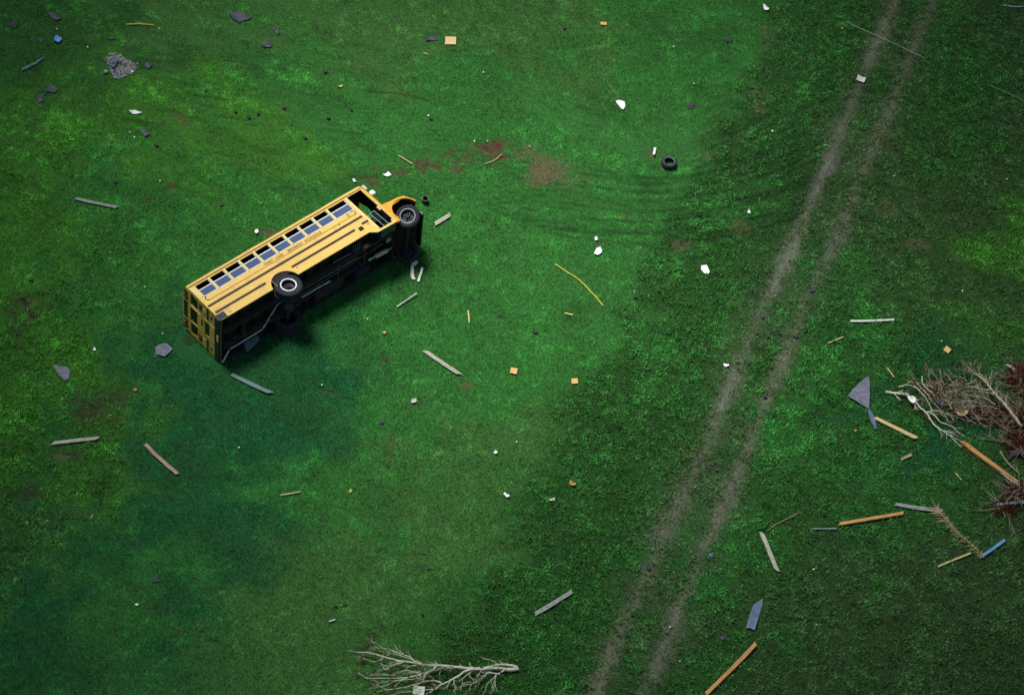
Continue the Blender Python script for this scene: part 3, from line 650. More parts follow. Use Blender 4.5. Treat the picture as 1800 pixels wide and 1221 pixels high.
# ------------------------------------------------------------------ things strewn over the field
def foot(a, b, r): FOOT.append((a.x, a.y, b.x, b.y, r))
def plank(p0, p1, w, m, label, t=.035, z=.075, cat='plank', name='plank', group='planks strewn over the field', tilt=0., z2=None, press=True):
    a, b = at(*p0, z), at(*p1, z); d = b-a; L = d.length; c = (a+b)/2
    rr = random.Random(int(p0[0]*7+p0[1])); n = max(3, int(L/.25)); top = []; bot = []
    for k in range(n+1):
        x = -L/2+L*k/n; top.append((x, w/2+rr.uniform(-.06, .06)*w)); bot.append((x, -w/2+rr.uniform(-.06, .06)*w))
    top[0] = (top[0][0]+rr.uniform(0, 1.2)*w, top[0][1]); bot[-1] = (bot[-1][0]-rr.uniform(0, 1.4)*w, bot[-1][1])
    e_ = rr.uniform(-.2, .2)*w; bot.append((L/2-rr.uniform(.2, .9)*w, e_)); top.insert(0, (-L/2+rr.uniform(.1, .8)*w, -e_))
    m_ = MB(); bow = rr.uniform(-.02, .03)*L/2
    dz = 0 if z2 is None else (z2-z)
    m_.plate(bot+top[::-1], [], lambda u, v, q: (u, v+bow*(u*2/L)**2, q+dz*(u/L)+tilt*v+.012*math.sin(u*2.3)), t)
    o = m_.build(name, m); o.location = c+Vector((0, 0, dz/2)); o.rotation_euler = (0, 0, math.atan2(d.y, d.x))
    tag(o, label, cat, group)
    if press: foot(a, b, w*.5+.01)
    return o
PL = 'planks strewn over the field'
plank((130,349),(207,366),.13,'woodgrey','long grey plank half sunk in grass up and left of the bus')
plank((405,658),(480,694),.15,'woodblue','bluish grey plank lying just below the rear bumper of the bus')
plank((744,615),(811,661),.15,'woodpale','bright whitish plank lying alone in the middle of the lawn')
plank((88,779),(176,770),.13,'woodpale','pale grey plank nearly level beside the dark bare patch at far left')
plank((254,781),(312,835),.14,'woodbrown','brownish plank slanting down right in the lower left dark grass')
plank((763,395),(793,377),.17,'woodpale','short pale board just right of the front wheels of the bus')
plank((1493,565),(1573,563),.10,'offwhite','straight narrow white board right of the wheel tracks', t=.03)
plank((1535,733),(1612,772),.15,'woodtan','cream yellow board with one end at the torn grey sheet', t=.05)
plank((1472,922),(1590,902),.13,'woodorange','long orange brown timber lying nearly level at right', t=.06)
plank((1570,886),(1658,900),.15,'woodgrey','grey board whose right end touches the dry palm frond')
plank((1338,934),(1367,1006),.15,'woodpale','steep grey board beside the wheel tracks at lower right')
plank((1238,1224),(1330,1131),.14,'woodorange','thick orange timber running out of the bottom edge of the field', t=.07)
plank((938,1081),(1008,1039),.15,'woodgrey','grey plank slanting up right among coarse weeds left of the tracks')
plank((1721,981),(1768,949),.11,'bluewood','bright blue painted board at the tip of the dry palm frond', t=.04)
plank((1648,995),(1706,972),.07,'straw','thin greenish grey lath left of the blue board', t=.02)
plank((1688,777),(1788,851),.15,'woodorange','heavy tan timber reaching from the dead tree to the right edge', t=.10, z=.08)
plank((1752,886),(1822,880),.09,'steel','pale blue metal strip over the dead brush at the right edge', t=.02, z=.22, cat='metal strip', name='metal_strip', group=None)
plank((1769,639),(1797,662),.14,'woodpale','short pale plank sticking out of reddish brush at upper right edge', z=.15)
plank((1762,830),(1794,856),.14,'offwhite','broken grey board lying against the heavy tan timber', z=.14)
plank((1583,808),(1604,798),.10,'woodbrown','small brownish board piece right of the cream board', t=.03)
plank((1425,929),(1471,929),.05,'steel','thin blue grey rod touching the left end of the orange timber', t=.03, cat='rod', name='metal_rod', group=None)
plank((697,540),(733,516),.06,'woodpale','thin bare stick below the front of the bus with a knob end', t=.04, cat='stick', name='stick', group='sticks below the front of the bus')
plank((735,496),(743,470),.09,'offwhite','short straight pale stick just below the front wheels', t=.04, cat='stick', name='stick', group='sticks below the front of the bus')
plank((823,545),(825,569),.05,'woodtan','small upright tan sliver on the lawn right of the bus', t=.03, cat='sliver', name='wood_sliver', group='wood slivers in the grass')
for a, b, m, l in [((700,273),(726,289),'straw','thin pale reed above the front end of the bus'), ((492,870),(530,864),'straw','thin grey lath in the dark lawn at lower left'),
                   ((1608,712),(1614,722),'straw','tiny yellow stalk left of the dead tree'), ((1679,830),(1690,844),'straw','short pale stalk left of the heavy tan timber'), ((1559,646),(1572,664),'straw','thin yellow stalk above the fallen tree stem'),
                   ((1455,603),(1483,592),'woodtan','thin tan stick beside the wheel tracks below the white board'),((992,550),(1008,554),'strap','short yellow stalk below the curved yellow strap'),
                   ((744,93),(753,97),'straw','tiny pale splinter below the beige board'),((578,1092),(590,1088),'offwhite','faint pale splinter in the lower lawn'),((159,912),(164,903),'woodbrown','tiny brown twig in the dark lower left grass')]:
    plank(a, b, .045, m, l, t=.02, cat='sliver', name='wood_sliver', group='wood slivers in the grass', press=False)

def sheet(pts, m, label, cat, name, t=.012, z=.06, amp=.03, sub=3, group=None, tilt=(0, 0), press=True, curl=0.):
    P = [at(*p, z) for p in pts]; c = sum(P, Vector())/len(P); loc = [(p.x-c.x, p.y-c.y) for p in P]
    mb = MB(); mb.plate(loc, [], lambda u, v, q: (u, v, q), t)
    bmesh.ops.subdivide_edges(mb.b, edges=mb.b.edges[:], cuts=sub, use_grid_fill=True)
    R = max(math.hypot(*p) for p in loc); sd = pts[0][0]*.37
    for v in mb.b.verts:
        r = math.hypot(v.co.x, v.co.y)/R
        v.co.z += tilt[0]*v.co.x+tilt[1]*v.co.y + amp*math.sin(v.co.x*4/R*.8+sd)*math.cos(v.co.y*3.3/R+sd*1.7) + curl*r**3
    mb.b.normal_update()
    o = mb.build(name, m); o.location = (c.x, c.y, z)
    tag(o, label, cat, group)
    if press:
        for p in P: foot(Vector((c.x, c.y, 0)), Vector((p.x*.9+c.x*.1, p.y*.9+c.y*.1, 0)), R*.22)
    return o
def blob(cx, cy, w, h, n=7, seed=0, rot=0):
    r = random.Random(seed); out = []
    for k in range(n):
        a = 2*PI*k/n+rot; q = r.uniform(.72, 1.12)
        out.append((cx+w/2*q*math.cos(a), cy+h/2*q*math.sin(a)))
    return out
def quad(cx, cy, w, h, deg=0):
    a = math.radians(deg); return [(cx+x*math.cos(a)-y*math.sin(a), cy+x*math.sin(a)+y*math.cos(a)) for x, y in ((-w/2,-h/2),(w/2,-h/2),(w/2,h/2),(-w/2,h/2))]
SQ = 'square plywood offcuts on the grass'
sheet(quad(792,72,19,12,2),'beige','large cream rectangle of board near the top of the field','board','board',t=.02,amp=.005,tilt=(0,.1))
sheet(quad(903,652,12,10,12),'tan','tan offcut in mid lawn, left one of the pair','offcut','plywood_offcut',t=.03,amp=.0,group=SQ)
sheet(quad(1010,670,11,9,-4),'tan','tan offcut in mid lawn, right one of the pair','offcut','plywood_offcut',t=.03,amp=.0,group=SQ)
sheet(quad(1665,615,11,9,35),'tan','tan offcut standing on its corner right of the wheel tracks','offcut','plywood_offcut',t=.03,amp=.0,group=SQ)
sheet(quad(1061,42,11,5,3),'tan','small yellow offcut at the top of the field','offcut','plywood_offcut',t=.02,amp=.0,group=SQ)
PP = 'white scraps scattered over the field'
def scrap(pts, m, label, **k): return sheet(pts, m, label, 'scrap', 'paper_scrap', t=k.pop('t', .012), amp=k.pop('amp', .03), sub=2, group=PP, curl=.06, **k)
scrap([(1082,178),(1088,177),(1098,180),(1099,186),(1096,194),(1091,189),(1086,184)],'white','large white scrap with a pointed tail above the loose tyre')
scrap([(1341,9),(1345,10),(1352,15),(1350,20),(1345,18),(1342,14)],'white','white scrap at the top edge of the field')
scrap(quad(1513,140,15,9,22),'offwhite','off white sheet on the left wheel track near the top')
scrap([(1044,445),(1048,437),(1055,435),(1058,440),(1057,445),(1050,449),(1045,448)],'white','rounded white scrap, lower one of two on the lawn')
scrap(blob(1048,420,7,8,5,3),'white','small white scrap, upper one of two on the lawn')
scrap([(1232,468),(1242,467),(1247,478),(1246,481),(1237,481),(1233,475)],'white','bright white folded sheet left of the wheel tracks')
scrap([(226,196),(237,194),(250,199),(248,200),(233,200)],'white','long thin white scrap below the rubble heap')
scrap([(94,71),(97,65),(102,64),(109,69),(108,71),(103,75),(97,74)],'blue','bright blue crumpled plastic sheet at upper left',z=.09)
scrap(blob(451,407,8,10,6,9),'white','white crumpled scrap above the middle of the bus roof',z=.09)
scrap([(672,307),(678,305),(683,303),(688,309),(680,310),(674,309)],'white','pale scraps in the grass above the front of the bus')
scrap([(619,317),(622,314),(626,318),(624,322)],'white','white scrap just above the front corner of the roof')
scrap(quad(1276,642,10,4,5),'white','small white scrap at the edge of the left wheel track')
scrap(blob(727,705,13,10,7,4),'offwhite','crumpled off white scrap below the whitish plank')
scrap(blob(871,795,8,7,4,5),'white','little pale blue scrap in the lower middle lawn')
scrap(quad(890,870,11,4,30),'white','small white strip at the left edge of the coarse weeds')
scrap(quad(970,878,10,4,-10),'offwhite','small cream scrap inside the coarse weeds')
scrap(quad(1006,850,11,6,25),'woodorange','small orange brown chip inside the coarse weeds')
scrap(blob(240,1062,8,5,5,6),'white','small white scrap in the lower left corner area')
scrap(blob(166,614,7,9,4,7),'white','small white scrap between the bus and the dark kite shaped sheet')
scrap(blob(1316,373,8,7,4,8),'white','small white scrap right of the combed grass')
scrap(blob(616,863,6,7,5,10),'strap','small yellow scrap in the lower middle lawn')
scrap(blob(598,152,10,4,5,11),'strap','small yellow scrap in the upper lawn above the bus')
scrap(quad(1150,268,4,12,10),'white','small upright white piece beside the loose tyre', z=.1)
scrap([(1594,697),(1604,696),(1612,703),(1605,710),(1598,704)],'white','white sheet caught on the stem of the fallen tree',z=.30,amp=.02,press=False)
scrap(blob(1648,705,9,8,5,13),'blue','small violet blue scrap inside the fallen tree',z=.35,press=False)
scrap([(1679,724),(1690,723),(1702,721),(1701,727),(1692,731),(1684,729)],'beige','yellowish sheet under the twigs of the fallen tree',z=.25,press=False)
scrap(quad(736,1214,20,16,10),'offwhite','pale sheet lying across the bare fallen branch',z=.35,press=False)
scrap(blob(238,685,8,6,5,14),'woodorange','small orange chip left of the bluish plank')
scrap(blob(1503,757,5,5,4,15),'beige','tiny cream chip left of the cream board')
scrap(blob(675,585,9,5,5,16),'tan','tiny tan chip below the middle of the bus')
scrap([(722,465),(729,458),(735,462),(728,468)],'white','white shred at the foot of the lower front wheel')
scrap([(722,468),(727,466),(728,486),(731,490),(725,492),(722,486)],'offwhite','long crumpled grey strip under the lower front wheel',z=.08)
TY = 'tiny white specks in the grass'
tiny = [(834,248,'left of two above the brown scar'),(857,248,'right of two above the brown scar'),(931,257,'above the large bare brown patch'),(753,203,'in the upper lawn above the bus'),(850,127,'below the cream board'),(1184,82,'in the upper right lawn'),(1358,230,'in the weeds beside the upper tracks'),
        (1220,147,'above the loose tyre, to its right'),(280,50,'near the yellow rod'),(154,83,'left of the rubble heap'),(100,51,'above the blue plastic'),(228,232,'left one below the long thin scrap'),(236,241,'right one below the long thin scrap'),(254,504,'left of the bus roof'),(286,586,'above the grey square sheet'),
        (420,786,'in the dark lawn below the bus'),(48,918,'at the lower left edge'),(1655,599,'above the tilted tan offcut'),(1692,511,'right of the white board, high'),(1572,309,'right of the gravelly track'),(1435,1097,'at lower right'),(1178,1101,'between the lower wheel tracks'),(1195,1161,'beside the lower wheel track'),(281,318,'up and left of the bus'),
        (1430,1000,'below the steep grey board'),(1770,315,'at the right edge, high'),(908,776,'right of the pale blue scrap'),(566,676,'below the rear wheels'),(1480,50,'at the top beside the tracks'),(646,560,'below the bus, mid lawn')]
for i, (a, b, l) in enumerate(tiny):
    sheet(blob(a, b, 3.6, 3.2, 4, i+30), 'white' if i % 3 == 0 else 'offwhite', 'tiny white paper bit '+l, 'paper bit', 'paper_bit', t=.01, z=.09, amp=.01, sub=1, group=TY, press=False)
DK = 'dark grey roofing pieces on the grass'
def dark(pts, label, m='sheet', **k): return sheet(pts, m, label, 'roofing piece', 'roofing_piece', t=.015, group=DK, **k)
dark([(402,24),(408,21),(420,21),(428,26),(443,31),(436,35),(424,37),(421,40),(410,34)],'large grey roofing sheet with a notched edge at the top')
dark([(273,610),(287,603),(294,604),(304,613),(290,627),(274,622)],'light grey square sheet lying behind the rear of the bus','sheetgrey',amp=.02)
dark([(93,641),(118,645),(123,652),(121,665),(114,669),(104,661)],'grey kite shaped sheet at the left side','sheetgrey',amp=.02)
dark(quad(758,68,20,7,-6),'flat grey piece left of the cream board')
dark([(459,80),(466,71),(478,78),(476,83),(464,83)],'triangular dark piece below the notched roofing sheet')
dark([(479,50),(485,48),(493,57),(488,60)],'small dark sliver right of the triangular piece')
dark([(84,22),(98,23),(108,32),(100,37),(90,31)],'oval grey piece in the upper left corner')
dark([(80,160),(88,149),(102,158),(96,163)],'pointed dark piece left of the rubble heap')
dark([(66,165),(76,165),(76,178),(68,180)],'small upright dark piece below the pointed one')
dark([(253,115),(262,108),(269,113),(262,121)],'dark piece just right of the rubble heap')
dark([(246,228),(252,228),(266,236),(254,240)],'dark pointed piece below the long white scrap')
dark([(18,38),(28,36),(32,44),(26,50),(18,46)],'dark lump in the extreme upper left corner','shingle')
dark([(65,70),(74,67),(79,71),(72,75)],'dull grey fragment left of the blue plastic')
dark([(188,66),(196,64),(202,68),(192,70)],'dull grey fragment between blue plastic and rubble')
dark([(1206,187),(1214,180),(1222,184),(1218,192),(1209,192)],'dark crumpled piece right of the large pointed scrap','shingle')
dark([(1275,70),(1281,67),(1288,70),(1284,74),(1276,74)],'small dark piece in the upper right lawn','shingle')
dark(blob(671,742,11,7,5,50),'small blue black fragment in the lower middle lawn')
dark(blob(752,997,9,8,5,51),'small dull blue fragment low in the lawn')
dark(blob(272,1019,15,9,6,52),'dark blue fragment in the lower left area')
dark(blob(1140,997,9,10,5,53),'dark fragment on the lower left wheel track','shingle')
dark(blob(1112,1080,9,6,5,54),'lowest dark fragment on the left wheel track','shingle')
dark([(1224,808),(1232,803),(1234,812),(1228,820),(1225,812)],'crescent shaped dark piece on the left wheel track','shingle')
dark(blob(1399,590,12,8,6,55),'dark lump on the right wheel track below the middle','shingle')
dark(blob(1427,510,9,9,6,56),'dark lump on the right wheel track above the middle','shingle')
dark(blob(1250,975,12,9,6,57),'bluish fragment beside the right wheel track','sheetblue')
dark(blob(1272,1120,14,9,6,58),'dark fragment left of the blue grey pointed sheet')
dark([(1311,1104),(1316,1085),(1324,1062),(1341,1051),(1340,1062),(1332,1090),(1326,1108),(1318,1104)],'long blue grey pointed sheet above the thick orange timber','sheetblue',amp=.04)
dark([(1491,694),(1499,684),(1520,666),(1526,664),(1529,680),(1528,714),(1523,713),(1510,706)],'torn grey triangular sheet left of the fallen tree','sheetgrey',z=.1,amp=.02,tilt=(.05,.1))
dark([(1526,714),(1531,722),(1536,730),(1540,744),(1541,753),(1538,755),(1531,742),(1526,722)],'twisted blue strip hanging from the torn triangular sheet','sheetblue',z=.09)
plank((1492,695),(1528,718),.06,'steel','pale metal edging along the torn triangular sheet', t=.02, z=.13, cat='edging', name='metal_edging', group=None, press=False)
CH_ = 'dark clods in the upper lawn'
for i, (a, b, s_, l) in enumerate([(414,197,7,'leftmost of three in a row'),(438,207,8,'middle of three in a row'),(454,200,7,'right one of three in a row'),(572,127,8,'above the yellow scrap, left'),(577,208,8,'above the bus roof'),(537,243,8,'left of centre above the bus'),(757,209,8,'right of the bus, high'),(618,194,6,'below the yellow scrap'),
                        (390,361,8,'beside the rear half of the roof'),(362,160,6,'right of the rubble heap'),(500,190,9,'long flat one above the bus'),(992,50,8,'at the top beside the small yellow offcut'),(55,492,9,'at the far left edge'),(275,256,8,'below the pointed piece'),(203,320,8,'above the sunken plank'),(942,584,9,'in the middle lawn'),
                        (1316,640,7,'between the tracks, high'),(1312,715,8,'between the tracks, middle'),(1345,697,7,'on the right track, middle'),(1260,826,8,'between the tracks, low'),(1343,558,9,'on the left track, upper'),(606,1062,9,'low in the lawn, left'),(590,1065,7,'low in the lawn beside another'),(742,1080,6,'low in the lawn, right'),(1117,522,10,'in the weeds above the small tan patch')]):
    sheet(blob(a, b, s_, s_*.7, 6, i+70), 'shingle', 'small dark clod '+l, 'clod', 'dark_clod', t=.05, z=.05, amp=.015, sub=1, group=CH_, press=False)

# metal sheet under the bus
q = [bus_world(1.10, .38), bus_world(1.80, .50), bus_world(1.88, .72), bus_world(1.22, .78)]
mb = MB(); mb.plate([(p.x-q[0].x, p.y-q[0].y) for p in q], [], lambda u, v, w: (u, v, .08+w+.16*(v+.2)), .015)
o = mb.build('metal_sheet', 'steel'); o.location = q[0]; tag(o, 'pale crumpled metal sheet on the grass under the rear end of the bus', 'metal sheet')
# strips and cords
def cord(pts, r, m, label, cat, name, z=.07, n=5, group=None, flat=None):
    P = [at(*p[:2], z+(p[2] if len(p) > 2 else 0)) for p in pts]; c = P[0].copy()
    o = MB().tube([p-c for p in P], r, n).build(name, m); o.location = c; tag(o, label, cat, group); return o
cord([(976,464),(985,470),(1000,480),(1015,489),(1027,500),(1038,512),(1048,522),(1056,532),(1060,537)],.02,'strap','long curved yellow strap lying on the middle lawn','strap','strap')
cord([(222,43),(245,42),(270,44)],.022,'strap','thin yellow rod at the top left of the field','rod','yellow_rod')
cord([(38,123),(46,120),(54,115),(62,112),(70,106),(78,100)],[.06,.06,.05,.055,.045,.02],'steel','curved bluish white strip at upper left','strip','curved_strip',z=.09)
cord([(1490,40,.02),(1530,58,.05),(1575,78,.03),(1625,102,.02)],.014,'cable','thin pale cable lying across the upper wheel tracks','cable','cable')
cord([(1735,148),(1770,163),(1812,182)],.014,'cable','thin pale cable end at the right edge','cable','cable')
cord([(1763,9),(1780,12),(1799,12)],.03,'teal','pale green pipe piece in the upper right corner','pipe','pipe_piece')
cord([(1350,932),(1362,922),(1375,916),(1390,908),(1407,899)],.018,'frond','thin dry twig above the steep grey board','twig','dry_twig')
cord([(852,288),(862,285),(872,280),(882,271)],.02,'straw','pale curved stalk on the reddish scar','stalk','dry_stalk')
cord([(650,160),(700,164),(740,172),(752,176)],.014,'deadleaf','thin brown stem in the upper lawn','stalk','dry_stalk')
cord([(1758,792),(1765,805),(1775,817),(1790,830)],[.03,.03,.028,.03],'barkdull','bare bent stick above the heavy tan timber','stick','stick',z=.15)

# loose tyre
tc_ = at(1175.5, 288, .1); tw = empty('loose_tyre', (tc_.x, tc_.y, .055)); tag(tw, 'black car tyre with a pale sidewall ring lying flat on the lawn', 'tyre')
mb = MB(); R = .31; t = .105
prof = [(.195, t*.8), (.215, t*1.0), (.25, t*1.04), (R-.03, t*.95), (R, t*.65), (R-.008, t*.33), (R, t*.3), (R, -t*.3), (R-.008, -t*.33), (R, -t*.65), (R-.03, -t*.95), (.25, -t*1.04), (.215, -t), (.195, -t*.8), (.20, -t*.75), (.27, -t*.7), (.285, 0), (.27, t*.7), (.20, t*.75)]
ty = mb.lathe(prof, (0, 0, t), 40, closed=True).build('tread', 'tyre', tw, True)
MB().lathe([(.199, t*.83), (.214, t*1.015), (.232, t*1.045), (.230, t*1.02), (.21, t*.9)], (0, 0, t), 40, closed=True).build('sidewall_ring', 'steel', tw, True)
foot(tc_, tc_, .32)
# small open drum beside the front of the bus
dc = at(747, 352, .12); dr = empty('open_drum', (dc.x, dc.y, .04)); dr.rotation_euler = (.12, .05, 0); tag(dr, 'small round open black drum beside the front of the bus', 'drum')
MB().lathe([(.11, .0), (.13, .02), (.135, .20), (.128, .22), (.10, .22), (.095, .20), (.09, .03), (.01, .03), (.01, .0)], (0, 0, 0), 28, closed=True).build('drum_wall', 'black', dr, True)
MB().tube([(.13*math.cos(a), .13*math.sin(a), .222) for a in np.linspace(0, 2*PI, 29)], .010, 6, False).build('rim', 'barkdull', dr)
foot(dc, dc, .14)

# rubble heap at upper left
def rubble():
    m = MB(); rr = random.Random(3); c = at(212, 118)
    out = [(-.85, .75), (-.5, 1.0), (.2, .55), (.85, .5), (.95, .05), (.6, -.5), (.1, -.95), (-.25, -.8), (-.6, -.1), (-.9, .3)]
    def inside(x, y):
        k = False; j = len(out)-1
        for i in range(len(out)):
            xi, yi = out[i]; xj, yj = out[j]
            if (yi > y) != (yj > y) and x < (xj-xi)*(y-yi)/(yj-yi)+xi: k = not k
            j = i
        return k
    n = 0
    while n < 520:
        x, y = rr.uniform(-1, 1), rr.uniform(-1, 1)
        if not inside(x, y): continue
        s = rr.uniform(.018, .045)*(1 if rr.random() > .06 else 2.2); n += 1
        g = bmesh.ops.create_icosphere(m.b, subdivisions=1, radius=s)
        for v in g['verts']:
            v.co = Vector((v.co.x*rr.uniform(.8, 1.3), v.co.y*rr.uniform(.8, 1.3), v.co.z*.7)) + Vector((x*.78, y*.78, .02+.025*(1-x*x)*(1-y*y)))
    o = m.build('rubble', 'rubble'); o.location = c; tag(o, 'heap of broken grey rubble in the grass at upper left', 'rubble', kind='stuff')
    for k in range(5): foot(c+Vector((math.cos(k*1.25)*.3, math.sin(k*1.25)*.3, 0)), c, .42)
rubble()
sheet([(198,100),(207,97),(209,106),(203,110),(197,112),(195,108)],'sheetgrey','slab of grey roofing on top of the rubble heap','roofing piece','roofing_piece',z=.22,group=DK,press=False)
sheet([(193,112),(202,108),(206,111),(198,119),(194,116)],'sheetgrey','tilted grey slab at the left rim of the rubble heap','roofing piece','roofing_piece',z=.2,group=DK,press=False)
sheet(quad(186,125.5,8,4,-8),'steel','pale blue chip at the lower left of the rubble heap','litter','litter',z=.12,group=TY,sub=1,press=False)
sheet(quad(232,126,4,3,0),'white','white chip at the right rim of the rubble heap','litter','litter',z=.2,group=TY,sub=1,press=False)

# fallen trees and branches
def grow(mb, p, d, L, r, depth, rr, spread=.6, up=.15, leafpts=None, n=5):
    pts = [p]; rs = [r]; steps = 4
    for k in range(steps):
        d = (d + Vector((rr.uniform(-1, 1), rr.uniform(-1, 1), rr.uniform(-.6, .6)))*.22).normalized()
        p = p + d*(L/steps); p.z = max(p.z, .05)
        pts.append(p); rs.append(r*(1-.8*(k+1)/steps)+.002)
        if depth > 0 and k >= 1:
            for _ in range(rr.choice((1, 1, 2))):
                q = (d + Vector((rr.uniform(-1, 1), rr.uniform(-1, 1), rr.uniform(-.4, .8)*up*3))*spread).normalized()
                grow(mb, p.copy(), q, L*rr.uniform(.4, .65), r*.55, depth-1, rr, spread, up, leafpts, 4)
    mb.tube(pts, rs, n)
    if leafpts is not None: leafpts.append(pts[-1].copy())
def limbs(name, label, cat, polys, rr, twig=True, leafs=None, bark='bark', root=None, flow=Vector((-1, 0, 0)), tdep=1, tl=.55, tn=.5, group=None):
    """polys: (pixel polyline with heights, r0, r1)"""
    o0 = polys[0][0][0]; base = at(*o0[:2]); root = empty(name, base); tag(root, label, cat, group)
    tw = MB(); tips = []
    for pl, r0, r1 in polys:
        P = [at(q[0], q[1], q[2] if len(q) > 2 else .12)-base for q in pl]
        # smooth (catmull)
        S = []
        for i in range(len(P)-1):
            a, b, c, d = P[max(i-1, 0)], P[i], P[i+1], P[min(i+2, len(P)-1)]
            for k in range(4):
                t = k/4; S.append(.5*((2*b)+(-a+c)*t+(2*a-5*b+4*c-d)*t*t+(-a+3*b-3*c+d)*t**3))
        S.append(P[-1]); n = len(S)
        S = [s_+Vector((rr.uniform(-1, 1), rr.uniform(-1, 1), rr.uniform(-1, 1)))*.012 for s_ in S]
        rs = [r0+(r1-r0)*i/(n-1) for i in range(n)]
        MB().tube(S, rs, 8).build('trunk' if pl is polys[0][0] else 'limb', bark, root, True)
        if twig:
            for i in range(2, n):
                if rr.random() < tn:
                    d = (S[i]-S[i-1]).normalized(); q = (d+Vector((rr.uniform(-1, 1), rr.uniform(-1, 1), rr.uniform(-.1, .5)))*.75).normalized()
                    grow(tw, S[i].copy(), q, tl*rr.uniform(.5, 1.2), max(rs[i]*.38, .006), tdep, rr, leafpts=tips)
        tips.append(S[-1])
    if twig: tw.build('twigs', bark, root)
    if leafs:
        lf = MB()
        for t in tips:
            if rr.random() > leafs[1]: continue
            for _ in range(leafs[0]):
                c = t+Vector((rr.gauss(0, .10), rr.gauss(0, .10), rr.gauss(0, .05))); c.z = max(c.z, .04)
                leaf(lf, c, rr, .05)
        lf.build('dead_leaves', 'deadleaf', root, recalc=False)
    return root
def leaf(mb, c, rr, s):
    a = rr.uniform(0, 2*PI); e = Vector((math.cos(a), math.sin(a), rr.uniform(-.5, .5)))*s*rr.uniform(.6, 1.5); f = Vector((-math.sin(a), math.cos(a), rr.uniform(-.6, .6)))*s*.35
    mb.face(mb.vs([c-e, c+f, c+e, c-f]))
def sc(l, s_, ox, oy): return [(ox+p[0]/s_, oy+p[1]/s_, *(p[2:] if len(p) > 2 else (.14,))) for p in l]
rr = random.Random(21); K = (5.143, 600, 1100)
limbs('fallen_branch', 'large bare whitish branch with many twigs lying at the bottom edge', 'fallen branch', [
    (sc([(1600,385,.10),(1500,390,.13),(1380,378,.2),(1250,388,.28),(1100,378,.34),(950,358,.38),(800,352,.38),(650,330,.34),(500,305,.3),(350,265,.25),(240,238,.2),(130,235,.15)], *K), .068, .014),
    (sc([(1590,370,.14),(1540,355,.2),(1480,345,.22),(1380,355,.24),(1260,382,.3)], *K), .05, .028),
    (sc([(860,360,.36),(800,410,.32),(700,440,.28),(600,462,.25),(450,470,.2),(200,468,.12)], *K), .038, .009),
    (sc([(1250,380,.28),(1130,402,.35),(1020,470,.35),(920,522,.3),(850,565,.25),(760,612,.15)], *K), .05, .014),
    (sc([(920,520,.3),(850,492,.35),(750,500,.35),(620,540,.3),(500,562,.2),(330,590,.1)], *K), .03, .008),
    (sc([(1490,380,.2),(1440,420,.26),(1380,427,.28),(1330,415,.26),(1290,450,.22),(1180,520,.16),(1100,520,.1)], *K), .028, .007),
    (sc([(1395,430,.26),(1390,500,.2),(1410,590,.1)], *K), .016, .006), (sc([(1360,480,.2),(1320,520,.2),(1300,590,.1)], *K), .013, .006),
    (sc([(1210,380,.3),(1110,460,.25),(1050,495,.2),(970,470,.2)], *K), .02, .007),
    (sc([(560,318,.32),(480,350,.28),(400,392,.2),(360,340,.15)], *K), .02, .007),
    (sc([(700,335,.36),(600,270,.35),(500,240,.3),(420,205,.25),(360,190,.2)], *K), .022, .006),
    (sc([(740,345,.36),(640,300,.35),(520,262,.3),(440,250,.2)], *K), .018, .006),
    (sc([(680,352,.36),(600,370,.3),(560,410,.22)], *K), .016, .006), (sc([(380,290,.25),(300,320,.2),(200,292,.12)], *K), .016, .006),
    (sc([(720,430,.28),(600,400,.28),(450,440,.2),(320,420,.15)], *K), .02, .006), (sc([(600,465,.25),(480,500,.2),(380,540,.15),(290,530,.1)], *K), .017, .006),
    (sc([(860,566,.25),(700,580,.25),(560,600,.2),(400,630,.15)], *K), .02, .007), (sc([(800,410,.3),(700,470,.3),(520,490,.22),(380,500,.15)], *K), .015, .006)],
    rr, leafs=(7, .16), tdep=1, tl=.42, tn=.30)
K = (8.14, 1580, 640); rr = random.Random(4)
limbs('fallen_tree', 'dead tree with pale bare stem and tangled twigs lying at the right edge', 'fallen tree', [
    (sc([(1760,890,.18),(1720,840,.45),(1520,580,.55),(1380,430,.55),(1250,260,.5),(1150,170,.4),(1090,130,.35)], *K), .066, .02),
    (sc([(1310,370,.5),(1150,350,.45),(1060,320,.4),(900,345,.35),(750,390,.3),(560,360,.2)], *K), .03, .009),
    (sc([(1360,430,.5),(1200,395,.45),(1050,385,.4),(930,385,.35)], *K), .026, .009),
    (sc([(1380,570,.4),(1230,480,.45),(1080,450,.4),(930,430,.35),(780,440,.3)], *K), .026, .009),
    (sc([(1130,545,.3),(1000,520,.35),(850,545,.3),(700,560,.25)], *K), .022, .008),
    (sc([(1110,235,.35),(920,300,.35),(700,290,.3),(580,330,.2)], *K), .024, .008), (sc([(700,290,.3),(620,250,.25),(560,225,.2)], *K), .015, .006),
    (sc([(1160,790,.15),(1060,700,.25),(1000,660,.3),(900,580,.3),(760,520,.25)], *K), .022, .008),
    (sc([(980,240,.2),(900,190,.25),(840,200,.3),(830,300,.3)], *K), .014, .006),
    (sc([(1100,850,.1),(1000,790,.2),(930,700,.25),(820,640,.25)], *K), .018, .006),
    (sc([(1420,640,.3),(1250,600,.35),(1050,600,.3),(850,610,.25)], *K), .02, .007), (sc([(760,640,.3),(700,540,.35),(650,500,.3),(560,420,.25)], *K), .016, .006)],
    rr, leafs=(3, .10), bark='bark2', tdep=2, tl=.42, tn=.55)
rr = random.Random(9)
